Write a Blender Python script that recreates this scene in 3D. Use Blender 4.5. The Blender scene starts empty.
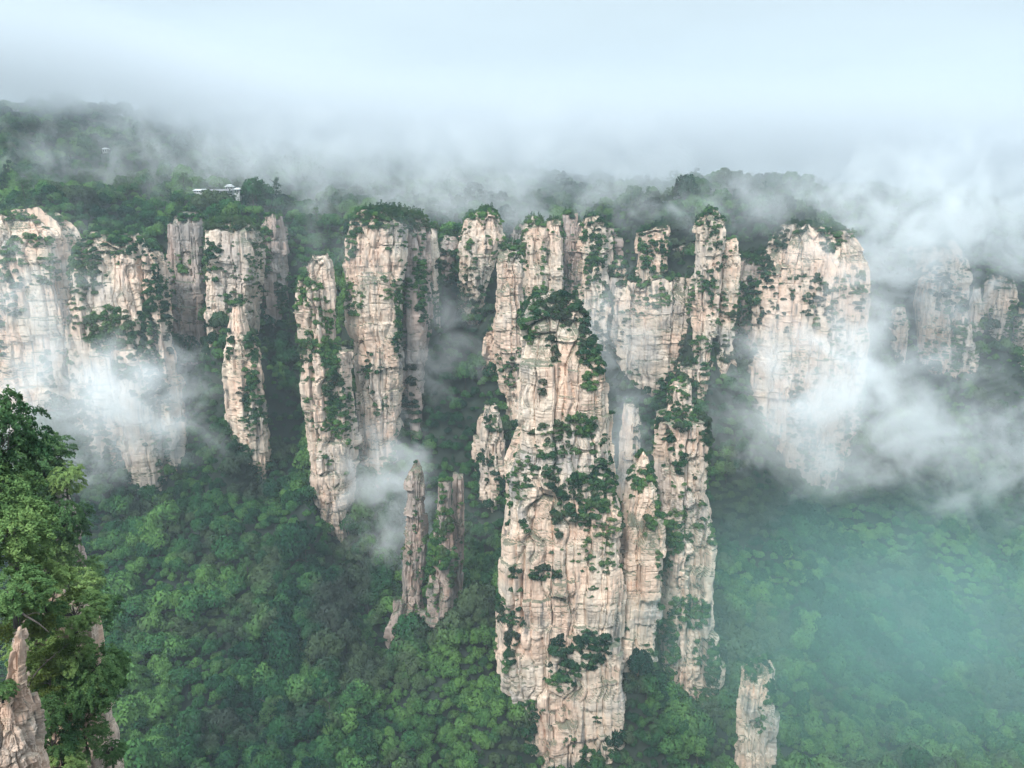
import bpy, math, random
import numpy as np
from mathutils import Vector, Euler
from mathutils.bvhtree import BVHTree

random.seed(7)
RNG = np.random.default_rng(11)
SC = bpy.context.scene
COL = SC.collection

# ------------------------------------------------------------------ camera
F_PX, PITCH = 774.0, math.radians(14.0)
cam_d = bpy.data.cameras.new('camera')
cam_d.sensor_width = 36.0
cam_d.lens = 36.0 * F_PX / 1024.0
cam_d.clip_start, cam_d.clip_end = 0.5, 20000
cam = bpy.data.objects.new('camera', cam_d)
COL.objects.link(cam)
cam.rotation_euler = (math.radians(90) - PITCH, 0, 0)
SC.camera = cam

# ------------------------------------------------------------------ world, sun, exposure
SUN_EL, SUN_AZ = math.radians(50), math.radians(205)      # azimuth clockwise from +Y: behind and left of the camera
world = bpy.data.worlds.new('World')
SC.world = world
world.use_nodes = True
nt = world.node_tree
nt.nodes.clear()
w_out = nt.nodes.new('ShaderNodeOutputWorld')
w_bg = nt.nodes.new('ShaderNodeBackground')
w_sky = nt.nodes.new('ShaderNodeTexSky')
w_sky.sky_type = 'NISHITA'
w_sky.sun_disc = False
w_sky.sun_elevation, w_sky.sun_rotation = SUN_EL, SUN_AZ
w_sky.dust_density = 4.0
w_sky.air_density = 1.0
w_hsv = nt.nodes.new('ShaderNodeHueSaturation')
w_hsv.inputs['Saturation'].default_value = 0.30
w_tc = nt.nodes.new('ShaderNodeTexCoord')
w_map = nt.nodes.new('ShaderNodeMapping')
w_map.inputs['Scale'].default_value = (1.2, 1.2, 4.0)
w_n = nt.nodes.new('ShaderNodeTexNoise')
w_n.inputs['Scale'].default_value = 1.6
w_n.inputs['Detail'].default_value = 5
w_ramp = nt.nodes.new('ShaderNodeValToRGB')
w_ramp.color_ramp.elements[0].position = 0.3
w_ramp.color_ramp.elements[1].position = 0.72
w_mix = nt.nodes.new('ShaderNodeMixRGB')                 # overcast: an even layer of cloud over the sky
w_mix.inputs['Color2'].default_value = (6.2, 7.4, 8.3, 1)
w_mul = nt.nodes.new('ShaderNodeMath'); w_mul.operation = 'MULTIPLY_ADD'
w_mul.inputs[1].default_value = 0.10; w_mul.inputs[2].default_value = 0.86
L = nt.links.new
L(w_tc.outputs['Generated'], w_map.inputs['Vector'])
L(w_map.outputs['Vector'], w_n.inputs['Vector'])
L(w_n.outputs['Fac'], w_ramp.inputs['Fac'])
L(w_ramp.outputs['Color'], w_mul.inputs[0])
L(w_mul.outputs['Value'], w_mix.inputs['Fac'])
L(w_sky.outputs['Color'], w_hsv.inputs['Color'])
L(w_hsv.outputs['Color'], w_mix.inputs['Color1'])
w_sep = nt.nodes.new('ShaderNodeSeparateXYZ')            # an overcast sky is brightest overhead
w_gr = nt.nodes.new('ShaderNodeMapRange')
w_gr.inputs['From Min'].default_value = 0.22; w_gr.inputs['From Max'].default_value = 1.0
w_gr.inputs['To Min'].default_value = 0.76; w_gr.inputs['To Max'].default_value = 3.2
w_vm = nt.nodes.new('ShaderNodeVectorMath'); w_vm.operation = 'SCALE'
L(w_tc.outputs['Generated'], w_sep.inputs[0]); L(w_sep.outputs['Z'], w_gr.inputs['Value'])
w_st = nt.nodes.new('ShaderNodeMath'); w_st.operation = 'MULTIPLY_ADD'
w_st.inputs[1].default_value = 0.16; w_st.inputs[2].default_value = 0.92
w_v2 = nt.nodes.new('ShaderNodeVectorMath'); w_v2.operation = 'SCALE'
L(w_ramp.outputs['Color'], w_st.inputs[0]); L(w_st.outputs['Value'], w_v2.inputs['Scale'])
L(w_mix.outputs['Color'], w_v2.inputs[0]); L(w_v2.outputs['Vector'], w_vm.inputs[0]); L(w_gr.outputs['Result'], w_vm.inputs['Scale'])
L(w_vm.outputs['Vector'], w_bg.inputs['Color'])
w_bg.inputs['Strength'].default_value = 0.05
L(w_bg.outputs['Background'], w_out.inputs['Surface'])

sun_d = bpy.data.lights.new('sun', 'SUN')
sun_d.energy = 1.5
sun_d.angle = math.radians(12)
sun_d.color = (1.0, 0.95, 0.88)
sun = bpy.data.objects.new('sun', sun_d)
COL.objects.link(sun)
sd = Vector((math.sin(SUN_AZ) * math.cos(SUN_EL), math.cos(SUN_AZ) * math.cos(SUN_EL), math.sin(SUN_EL)))
sun.rotation_euler = (-sd).to_track_quat('-Z', 'Y').to_euler()
sun.location = sd * 500

SC.view_settings.view_transform = 'Standard'
SC.view_settings.look = 'None'
SC.view_settings.gamma = 1.0
SC.view_settings.exposure = 1.50
SC.view_settings.use_curve_mapping = False

SC.render.engine = 'CYCLES'
cy = SC.cycles
cy.max_bounces = 10
cy.diffuse_bounces = 3
cy.glossy_bounces = 1
cy.transmission_bounces = 3
cy.transparent_max_bounces = 8
cy.volume_bounces = 6
cy.volume_step_rate = 1.0
cy.volume_max_steps = 128
cy.use_denoising = True
cy.sample_clamp_indirect = 6

# ------------------------------------------------------------------ picking world points along the lens
CP, SP = math.cos(PITCH), math.sin(PITCH)
def P(px, py, Y):
    u, v = (px - 512) / F_PX, (384 - py) / F_PX
    t = Y / (CP + v * SP)
    return (u * t, Y, t * (-SP + v * CP))
def mpp(py, Y):                                           # metres per pixel at a height and distance
    return Y / (CP + (384 - py) / F_PX * SP) / F_PX
def project(p):
    p = np.asarray(p, float)
    d = p[..., 1] * CP - p[..., 2] * SP
    return 512 + F_PX * p[..., 0] / d, 384 - F_PX * (p[..., 1] * SP + p[..., 2] * CP) / d, d

# ------------------------------------------------------------------ noise (numpy)
def h01(ix, iy, iz, seed=0):
    h = (ix.astype(np.int64) * 374761393 + iy.astype(np.int64) * 668265263 + iz.astype(np.int64) * 2147483647 + seed * 1274126177) & 0xFFFFFFFF
    h = ((h ^ (h >> 13)) * 1274126177) & 0xFFFFFFFF
    h = ((h ^ (h >> 16)) * 2246822519) & 0xFFFFFFFF
    return ((h ^ (h >> 15)) & 0xFFFFFF) / float(0x1000000)
def vnoise(p, seed=0):
    i = np.floor(p).astype(np.int64); f = p - i
    f = f * f * f * (f * (f * 6 - 15) + 10)
    r = 0
    for dx in (0, 1):
        wx = f[:, 0] if dx else 1 - f[:, 0]
        for dy in (0, 1):
            wy = f[:, 1] if dy else 1 - f[:, 1]
            for dz in (0, 1):
                wz = f[:, 2] if dz else 1 - f[:, 2]
                r = r + wx * wy * wz * h01(i[:, 0] + dx, i[:, 1] + dy, i[:, 2] + dz, seed)
    return r * 2 - 1
def fbm(p, oct=4, seed=0, gain=0.5):
    a, s, r = 1.0, 1.0, 0
    for k in range(oct):
        r = r + a * vnoise(p * s + 17.3 * k, seed + k); a *= gain; s *= 2.03
    return r
def voro(p, seed=0):                                      # 2D: F1, F2-F1, cell ids
    i = np.floor(p).astype(np.int64)
    f1 = np.full(len(p), 9.0); f2 = f1.copy(); ci = np.zeros_like(i)
    z = np.zeros(len(p), np.int64)
    for dx in (-1, 0, 1):
        for dy in (-1, 0, 1):
            cx, cy_ = i[:, 0] + dx, i[:, 1] + dy
            d = np.hypot(cx + h01(cx, cy_, z, seed) - p[:, 0], cy_ + h01(cx, cy_, z, seed + 1) - p[:, 1])
            near = d < f1
            f2 = np.where(near, f1, np.minimum(f2, d)); f1 = np.where(near, d, f1)
            ci[near, 0] = cx[near]; ci[near, 1] = cy_[near]
    return f1, f2 - f1, ci

# ------------------------------------------------------------------ mesh and object helpers
def np_mesh(name, verts, faces, mat=None, smooth=False):
    """faces: (n,4) or (n,3) int array"""
    me = bpy.data.meshes.new(name)
    verts = np.asarray(verts, np.float32); faces = np.asarray(faces, np.int32)
    n, k = faces.shape
    me.vertices.add(len(verts)); me.vertices.foreach_set('co', verts.ravel())
    me.loops.add(n * k); me.loops.foreach_set('vertex_index', faces.ravel())
    me.polygons.add(n); me.polygons.foreach_set('loop_start', np.arange(0, n * k, k, dtype=np.int32))
    me.update(calc_edges=True)
    me.polygons.foreach_set('use_smooth', np.full(n, smooth))
    if mat: me.materials.append(mat)
    return me
def link(name, data, parent=None):
    o = bpy.data.objects.new(name, data); COL.objects.link(o)
    if parent: o.parent = parent
    return o
def tag(o, label=None, cat=None, group=None, kind=None):
    if label: o['label'] = label
    if cat: o['category'] = cat
    if group: o['group'] = group
    if kind: o['kind'] = kind
    return o
class MB:                                                 # collects quads/tris of several shapes into one mesh
    def __init__(s): s.v = []; s.f = []; s.n = 0
    def add(s, v, f):
        s.v.append(np.asarray(v, float)); s.f.append(np.asarray(f) + s.n); s.n += len(v)
    def tube(s, pts, rad, k=7):
        pts = np.asarray(pts, float); m = len(pts)
        tg = np.gradient(pts, axis=0); tg /= np.linalg.norm(tg, axis=1)[:, None] + 1e-9
        ref = np.where(np.abs(tg[:, 2:3]) < 0.8, np.array([[0, 0, 1.0]]), np.array([[1.0, 0, 0]]))
        a = np.cross(tg, ref); a /= np.linalg.norm(a, axis=1)[:, None]
        b = np.cross(tg, a)
        th = np.arange(k) * 2 * math.pi / k
        r = np.asarray(rad, float)[:, None, None]
        v = pts[:, None] + r * (a[:, None] * np.cos(th)[None, :, None] + b[:, None] * np.sin(th)[None, :, None])
        ii, jj = np.meshgrid(np.arange(m - 1), np.arange(k), indexing='ij')
        jn = (jj + 1) % k
        f = np.stack([ii * k + jj, ii * k + jn, (ii + 1) * k + jn, (ii + 1) * k + jj], -1).reshape(-1, 4)
        s.add(v.reshape(-1, 3), f)
    def box(s, x0, x1, y0, y1, z0, z1):
        v = [(x, y, z) for z in (z0, z1) for y in (y0, y1) for x in (x0, x1)]
        s.add(v, [(0, 2, 3, 1), (4, 5, 7, 6), (0, 1, 5, 4), (2, 6, 7, 3), (0, 4, 6, 2), (1, 3, 7, 5)])
    def mesh(s, name, mat, smooth=False):
        return np_mesh(name, np.concatenate(s.v), np.concatenate(s.f), mat, smooth)

# ------------------------------------------------------------------ materials
def new_mat(name):
    m = bpy.data.materials.new(name); m.use_nodes = True
    m.node_tree.nodes.clear()
    return m, m.node_tree
class G:                                                  # tiny node-graph helper
    def __init__(s, nt): s.nt = nt
    def n(s, t, **kw):
        x = s.nt.nodes.new(t)
        for k, v in kw.items(): setattr(x, k, v)
        return x
    def l(s, a, b): s.nt.links.new(a, b)
    def math(s, op, a, b=None, c=None, clamp=False):
        x = s.n('ShaderNodeMath', operation=op, use_clamp=clamp)
        for i, q in enumerate((a, b, c)):
            if q is None: continue
            if isinstance(q, (int, float)): x.inputs[i].default_value = q
            else: s.l(q, x.inputs[i])
        return x.outputs[0]
    def noise(s, vec, scale, detail=4, rough=0.5, mapscale=None, loc=None, dist=0):
        if mapscale or loc:
            m = s.n('ShaderNodeMapping')
            if mapscale: m.inputs['Scale'].default_value = mapscale
            if loc: m.inputs['Location'].default_value = loc
            s.l(vec, m.inputs['Vector']); vec = m.outputs[0]
        x = s.n('ShaderNodeTexNoise')
        x.inputs['Scale'].default_value = scale; x.inputs['Detail'].default_value = detail
        x.inputs['Roughness'].default_value = rough; x.inputs['Distortion'].default_value = dist
        s.l(vec, x.inputs['Vector'])
        return x.outputs['Fac']
    def ramp(s, fac, stops):
        x = s.n('ShaderNodeValToRGB'); r = x.color_ramp
        while len(r.elements) < len(stops): r.elements.new(0.5)
        for e, (p, c) in zip(r.elements, stops):
            e.position = p; e.color = c if len(c) == 4 else (*c, 1)
        s.l(fac, x.inputs['Fac'])
        return x.outputs['Color']
    def mix(s, fac, a, b, mode='MIX'):
        x = s.n('ShaderNodeMixRGB', blend_type=mode)
        for i, q in enumerate((fac, a, b)):
            if isinstance(q, (int, float)): x.inputs[i].default_value = q
            elif isinstance(q, tuple): x.inputs[i].default_value = (*q, 1) if len(q) == 3 else q
            else: s.l(q, x.inputs[i])
        return x.outputs[0]

def rock_material(name, pale, pink, grey, moss_amt=0.5, scale=1.0):
    m, nt = new_mat(name); g = G(nt)
    pos = g.n('ShaderNodeNewGeometry').outputs['Position']
    k = scale
    big = g.noise(pos, 0.028 * k, 4, 0.55)
    base = g.ramp(big, [(0.34, grey), (0.46, pale), (0.58, pink), (0.70, pale)])
    own = g.n('ShaderNodeObjectInfo').outputs['Random']    # every rock weathers a little differently
    base = g.mix(g.math('MULTIPLY', own, 0.45), base, g.mix(g.noise(pos, 0.06 * k, 3, 0.5, loc=(60, 2, 9)), grey, pink))
    vert = g.noise(pos, 1.0, 4, 0.6, mapscale=(0.16 * k, 0.16 * k, 0.012 * k), loc=(9, 4, 70))
    base = g.mix(0.5, base, g.ramp(vert, [(0.32, (0.62, 0.60, 0.58)), (0.5, (1, 1, 1)), (0.68, (1.12, 1.08, 1.02))]), 'MULTIPLY')
    fine = g.noise(pos, 0.35 * k, 6, 0.65)
    base = g.mix(0.45, base, g.ramp(fine, [(0.25, (0.55, 0.52, 0.5)), (0.55, (1.0, 1.0, 1.0)), (0.8, (1.12, 1.1, 1.06))]), 'MULTIPLY')
    # water stains running down the face
    streak = g.noise(pos, 1.0, 5, 0.62, mapscale=(0.30 * k, 0.30 * k, 0.018 * k))
    sfac = g.ramp(streak, [(0.50, (0, 0, 0)), (0.64, (1, 1, 1))])
    patch = g.ramp(g.noise(pos, 0.045 * k, 3, 0.5, loc=(31, 7, 3)), [(0.36, (0, 0, 0)), (0.58, (1, 1, 1))])
    st = g.math('MULTIPLY', g.math('MULTIPLY', sfac, patch), 0.86)
    base = g.mix(st, base, (0.125, 0.12, 0.115))
    # thin bedding partings
    bed = g.noise(pos, 1.0, 4, 0.6, mapscale=(0.03 * k, 0.03 * k, 0.55 * k))
    bfac = g.ramp(bed, [(0.455, (0, 0, 0)), (0.49, (1, 1, 1)), (0.51, (1, 1, 1)), (0.545, (0, 0, 0))])
    base = g.mix(g.math('MULTIPLY', bfac, 0.11), base, (0.17, 0.14, 0.12))
    # lichen and moss stains, more on gentle faces
    nz = g.n('ShaderNodeSeparateXYZ'); g.l(g.n('ShaderNodeNewGeometry').outputs['Normal'], nz.inputs[0])
    mo = g.noise(pos, 0.05 * k, 7, 0.66, loc=(5, 91, 20))
    mo = g.math('ADD', mo, g.math('MULTIPLY', nz.outputs['Z'], 0.30))
    mfac = g.ramp(mo, [(0.60, (0, 0, 0)), (0.70, (1, 1, 1))])
    base = g.mix(g.math('MULTIPLY', mfac, moss_amt), base, g.ramp(fine, [(0.3, (0.035, 0.055, 0.035)), (0.7, (0.10, 0.115, 0.075))]))
    b = g.n('ShaderNodeBsdfPrincipled')
    b.inputs['Roughness'].default_value = 0.92
    b.inputs['Specular IOR Level'].default_value = 0.15
    g.l(base, b.inputs['Base Color'])
    bump = g.n('ShaderNodeBump'); bump.inputs['Strength'].default_value = 0.65; bump.inputs['Distance'].default_value = 0.7 / k
    hgt = g.math('ADD', g.math('ADD', fine, g.math('MULTIPLY', bed, 0.8)), g.math('MULTIPLY', streak, 0.6))
    g.l(hgt, bump.inputs['Height']); g.l(bump.outputs[0], b.inputs['Normal'])
    o = g.n('ShaderNodeOutputMaterial'); g.l(b.outputs[0], o.inputs['Surface'])
    return m
M_ROCK = rock_material('sandstone', (0.67, 0.555, 0.450), (0.68, 0.48, 0.37), (0.43, 0.39, 0.36), 0.85)
M_GREY_SHADE = rock_material('grey_shade_sandstone', (0.42, 0.345, 0.31), (0.40, 0.29, 0.245), (0.27, 0.25, 0.24), 0.85)  # darker copy of the sandstone: painted shade on set-back rocks, also plain grey rock
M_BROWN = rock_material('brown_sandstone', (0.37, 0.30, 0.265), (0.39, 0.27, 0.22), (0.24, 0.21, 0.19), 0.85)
M_NEAR = rock_material('near_sandstone', (0.55, 0.43, 0.345), (0.56, 0.37, 0.275), (0.32, 0.26, 0.23), 0.5, 5.0)

def leaf_material(name, dark, mid, bright, odd=None, rand=0.62):
    m, nt = new_mat(name); g = G(nt)
    rnd = g.n('ShaderNodeObjectInfo').outputs['Random']
    pos = g.n('ShaderNodeNewGeometry').outputs['Position']
    tone = g.n('ShaderNodeAttribute'); tone.attribute_name = 'tone'
    zone = g.noise(pos, 0.011, 3, 0.5)
    f = g.math('ADD', g.math('MULTIPLY', rnd, rand), g.math('MULTIPLY', tone.outputs['Fac'], 0.28))
    f = g.math('ADD', f, g.math('MULTIPLY', g.math('SUBTRACT', zone, 0.5), 2.1))
    f = g.math('ADD', f, 0.12)
    c = g.ramp(f, [(0.12, dark), (0.5, mid), (0.9, bright)])
    if odd:
        z2 = g.noise(pos, 0.018, 3, 0.5, loc=(400, 90, 0))
        of = g.ramp(g.math('ADD', z2, g.math('MULTIPLY', rnd, 0.12)), [(0.59, (0, 0, 0)), (0.67, (1, 1, 1))])
        c = g.mix(g.math('MULTIPLY', of, 0.7), c, odd)
    d = g.n('ShaderNodeBsdfDiffuse'); g.l(c, d.inputs['Color'])
    t = g.n('ShaderNodeBsdfTranslucent'); g.l(c, t.inputs['Color'])
    ms = g.n('ShaderNodeMixShader'); ms.inputs[0].default_value = 0.33
    g.l(d.outputs[0], ms.inputs[1]); g.l(t.outputs[0], ms.inputs[2])
    o = g.n('ShaderNodeOutputMaterial'); g.l(ms.outputs[0], o.inputs['Surface'])
    return m
M_LEAF = leaf_material('broad_leaves', (0.009, 0.040, 0.027), (0.032, 0.108, 0.042), (0.110, 0.225, 0.062), odd=(0.060, 0.068, 0.056))
M_SHRUB = leaf_material('shrub_leaves', (0.026, 0.075, 0.046), (0.060, 0.140, 0.060), (0.12, 0.20, 0.070))
M_NEEDLE = leaf_material('pine_needles', (0.018, 0.054, 0.035), (0.038, 0.095, 0.044), (0.08, 0.15, 0.052))
M_NLEAF = leaf_material('near_leaves', (0.045, 0.105, 0.048), (0.11, 0.20, 0.072), (0.23, 0.33, 0.11))
M_NNEEDLE = leaf_material('near_needles', (0.040, 0.085, 0.030), (0.080, 0.13, 0.036), (0.15, 0.20, 0.055))
def plain(name, c1, c2, sc, rough=0.9):
    m, nt = new_mat(name); g = G(nt)
    pos = g.n('ShaderNodeTexCoord').outputs['Object']
    c = g.ramp(g.noise(pos, sc, 5, 0.6), [(0.3, c1), (0.7, c2)])
    b = g.n('ShaderNodeBsdfPrincipled'); b.inputs['Roughness'].default_value = rough
    g.l(c, b.inputs['Base Color'])
    o = g.n('ShaderNodeOutputMaterial'); g.l(b.outputs[0], o.inputs['Surface'])
    return m
M_BARK = plain('bark', (0.025, 0.02, 0.018), (0.07, 0.055, 0.048), 3.0)
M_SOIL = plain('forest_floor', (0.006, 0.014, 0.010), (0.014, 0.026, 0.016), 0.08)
M_WALL = plain('white_render', (0.34, 0.35, 0.35), (0.52, 0.53, 0.52), 0.6)
M_ROOF = plain('dark_roof_tiles', (0.12, 0.12, 0.13), (0.2, 0.2, 0.21), 1.2)
M_ROOF2 = plain('pale_roof_tiles', (0.40, 0.42, 0.43), (0.54, 0.56, 0.56), 1.2)
M_GLASS = plain('window_dark', (0.04, 0.05, 0.06), (0.06, 0.07, 0.08), 2.0, 0.2)

# ------------------------------------------------------------------ terrain
COLS = {
 -150: [(768,300),(600,380),(480,500),(430,570),(230,640),(155,800),(100,1100)],
 0:   [(768,330),(600,430),(480,540),(420,590),(222,650),(160,800),(108,1100)],
 120: [(768,340),(600,430),(480,540),(440,580),(235,650),(160,800),(112,1100)],
 200: [(768,350),(620,430),(500,530),(400,610),(330,650),(203,690),(165,850),(142,1100)],
 270: [(768,355),(620,440),(500,530),(400,600),(330,660),(212,700),(180,850),(158,1100)],
 340: [(768,365),(620,450),(535,525),(450,570),(350,640),(225,720),(185,850),(162,1100)],
 420: [(768,375),(690,420),(600,500),(500,560),(400,620),(330,680),(215,740),(190,850),(168,1100)],
 490: [(768,380),(700,420),(600,490),(500,560),(420,620),(340,680),(215,740),(190,850),(168,1100)],
 560: [(768,405),(700,455),(600,520),(480,600),(380,680),(215,740),(196,850),(182,1100)],
 640: [(768,405),(660,465),(560,540),(460,620),(385,690),(220,745),(203,850),(192,1100)],
 720: [(768,405),(660,470),(560,550),(460,620),(400,670),(215,750),(192,850),(188,1100)],
 800: [(768,410),(660,490),(560,570),(500,630),(470,660),(220,750),(188,850),(184,1100)],
 880: [(768,420),(660,510),(560,600),(500,650),(430,690),(330,780),(240,820),(205,950),(198,1100)],
 960: [(768,430),(660,530),(560,630),(500,690),(430,760),(355,850),(255,900),(205,1000),(192,1200)],
 1030:[(768,440),(660,540),(560,640),(500,700),(430,790),(350,880),(262,930),(225,1050),(215,1250)],
 1250:[(768,460),(660,560),(560,660),(500,720),(430,810),(350,900),(270,960),(240,1080),(230,1300)],
}
ctrl = []
cols = sorted(COLS)
def col_at(px, table):
    ys = np.linspace(0, 1, 15)
    def resamp(t):
        t = np.array(t, float); s = np.linspace(0, 1, len(t))
        return np.stack([np.interp(ys, s, t[:, 0]), np.interp(ys, s, t[:, 1])], 1)
    return resamp(table)
for c in cols:
    for py, Y in col_at(c, COLS[c]):
        x, y, z = P(c, py, Y); ctrl.append((x, y, z - 7))
for py, px, Y in [(400, 905, 650), (430, 945, 645), (452, 965, 650), (445, 872, 650), (470, 905, 610), (418, 925, 648)]:
    x, y, z = P(px, py, Y); ctrl.append((x, y, z - 7))
for px, py, Y in [(500, 690, 404), (510, 722, 400), (526, 768, 394), (542, 840, 384), (575, 930, 368), (604, 870, 380), (618, 765, 400), (735, 795, 416), (758, 810, 411), (782, 795, 416), (758, 780, 440), (632, 690, 420), (655, 690, 432), (690, 716, 440), (712, 700, 450)]:
    x, y, z = P(px, py, Y); ctrl.append((x, y, z - 7))
COVER = {578: [(206,352),(222,334),(240,330),(258,342),(268,360)],
 506: [(308,498),(318,520),(328,545),(338,568),(350,560),(360,540)],
 524: [(222,432),(234,450),(248,480),(256,502),(264,512),(272,492)],
 452: [(388,692),(396,686),(404,650),(417,642),(428,670),(440,674),(450,670),(458,625),(470,600)],
 448: [(660,695),(675,702),(692,718),(706,718),(718,700)],
 420: [(625,668),(642,658)],
 666: [(612,350),(622,358),(640,376),(660,390),(676,384),(692,372)],
 546: [(358,470),(370,502),(385,512),(398,485)],
 630: [(458,340),(472,332),(486,290),(500,265)],
 602: [(484,368),(500,366)], 550: [(478,518),(492,522),(505,512)],
 550.5: [(20,440),(60,450),(90,460),(130,478),(160,498),(174,492)],
 622: [(164,365),(190,362),(209,352)], 630.5: [(260,332),(276,334),(290,326)],
 632: [(680,396),(710,398),(740,396)], 640: [(716,324),(736,312)],
 658: [(742,350),(757,425),(784,498),(805,502),(832,502),(852,470),(862,430)],
 830: [(916,368),(944,372),(971,380),(1010,335),(1024,350)], 818: [(888,352),(905,350)],
 664: [(524,300),(545,305),(560,308),(590,340),(608,335)]}
# wooded spurs that tie the rim rocks to the plateau
for pts, py, Ys in (((350, 385, 420), 214, (604, 650, 700)), ((214, 232, 250), 218, (632, 670)), ((470, 490), 212, (672, 705)), ((700, 716), 212, (664, 705)),
                    ((775, 800), 228, (722,)), ((835, 855), 262, (716,)), ((178, 198), 214, (668,)), ((266, 280), 216, (668,)), ((90, 125), 234, (618,)), ((0, 45), 212, (636,)),
                    ((645, 665), 226, (704,)), ((930, 958), 252, (920,)), ((440, 450), 232, (676,))):
    for px in pts:
        for Yc in Ys:
            x, y, z = P(px, py + 2, Yc); ctrl.append((x, y, z - 6))
for px, py, Yc in [(440, 440, 575), (468, 400, 592), (482, 362, 612), (448, 372, 612), (500, 430, 580)]:
    x, y, z = P(px, py, Yc); ctrl.append((x, y, z - 6))
for Yc, pts in COVER.items():
    for px, py in pts:
        x, y, z = P(px, py, Yc); ctrl.append((x, y, z - 6))
for px in (150, 320, 512, 700, 900, 1200):                # the slope falling away below the lens
    for py, Y in [(1150, 25), (960, 110), (850, 220), (800, 300)]:
        x, y, z = P(px, py, Y); ctrl.append((x, y, z - 10))
for px in (-250, -60, 40):
    for py, Y in [(1150, 20), (880, 60), (850, 110), (830, 170), (800, 240)]:
        x, y, z = P(px, py, Y); ctrl.append((x, y, z - 8))
for x, y, z in [(-3500, 3500, 60), (0, 3500, 20), (3500, 3500, -30), (-3500, 1500, 60), (3500, 1500, -80), (-3500, 0, -200), (3500, 0, -250),
                (-2000, -1500, -100), (2000, -1500, -100), (0, -1500, 0), (0, 1900, 25), (-900, 1900, 110), (900, 1900, -20),
                (-900, 300, -250), (900, 300, -330), (-900, 0, -200), (900, 0, -300), (0, -60, -20), (-1500, 900, 60), (1500, 900, -80)]:
    ctrl.append((x, y, z))
ctrl = np.array(ctrl)
S_ = 1000.0
A_ = ctrl[:, :2] / S_
K_ = np.sqrt(((A_[:, None] - A_[None]) ** 2).sum(-1))
n_ = len(A_)
Mx = np.zeros((n_ + 3, n_ + 3)); Mx[:n_, :n_] = K_ - np.eye(n_) * 0.004
Pm = np.c_[np.ones(n_), A_]; Mx[:n_, n_:] = Pm; Mx[n_:, :n_] = Pm.T
W_ = np.linalg.solve(Mx, np.r_[ctrl[:, 2], np.zeros(3)])
def ground_z(x, y):
    q = np.stack([np.ravel(x), np.ravel(y)], 1) / S_
    out = np.empty(len(q))
    for a in range(0, len(q), 20000):
        b = q[a:a + 20000]
        d = np.sqrt(((b[:, None] - A_[None]) ** 2).sum(-1))
        out[a:a + 20000] = d @ W_[:n_] + W_[n_] + b @ W_[n_ + 1:]
    p3 = np.c_[np.ravel(x), np.ravel(y), np.zeros(len(q))]
    dist = np.hypot(p3[:, 0], p3[:, 1])
    amp = np.clip((dist - 200) / 200, 0.1, 1)
    out += amp * (fbm(p3 / 55, 4, 3) * 8 + fbm(p3 / 190, 2, 5) * 8 - 14 * np.clip(1 - np.abs(vnoise(p3 / 95 + 7, 44)) / 0.22, 0, 1) * np.clip((700 - dist) / 120, 0, 1))
    return out
def axis(lo, hi, step, far):
    core = np.arange(lo, hi + step, step); a = [core[0]]; b = [core[-1]]; s = step
    while b[-1] < far or a[-1] > -far:
        s *= 1.25
        if b[-1] < far: b.append(b[-1] + s)
        if a[-1] > -far: a.append(a[-1] - s)
    return np.r_[a[:0:-1], core, b[1:]]
gx = axis(-820, 820, 5.0, 4500); gy = axis(0, 1200, 4.5, 5000)
XX, YY = np.meshgrid(gx, gy, indexing='ij')
ZZ = ground_z(XX, YY).reshape(XX.shape)
tv = np.stack([XX, YY, ZZ], -1).reshape(-1, 3)
ni, nj = XX.shape
ii, jj = np.meshgrid(np.arange(ni - 1), np.arange(nj - 1), indexing='ij')
tf = np.stack([ii * nj + jj, (ii + 1) * nj + jj, (ii + 1) * nj + jj + 1, ii * nj + jj + 1], -1).reshape(-1, 4)
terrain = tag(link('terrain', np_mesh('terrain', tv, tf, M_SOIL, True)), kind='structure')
def gz(x, y):                                             # quick bilinear look-up
    x = np.atleast_1d(x); y = np.atleast_1d(y)
    i = np.clip(np.searchsorted(gx, x) - 1, 0, ni - 2); j = np.clip(np.searchsorted(gy, y) - 1, 0, nj - 2)
    fx = (x - gx[i]) / (gx[i + 1] - gx[i]); fy = (y - gy[j]) / (gy[j + 1] - gy[j])
    return ZZ[i, j] * (1 - fx) * (1 - fy) + ZZ[i + 1, j] * fx * (1 - fy) + ZZ[i, j + 1] * (1 - fx) * fy + ZZ[i + 1, j + 1] * fx * fy

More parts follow.
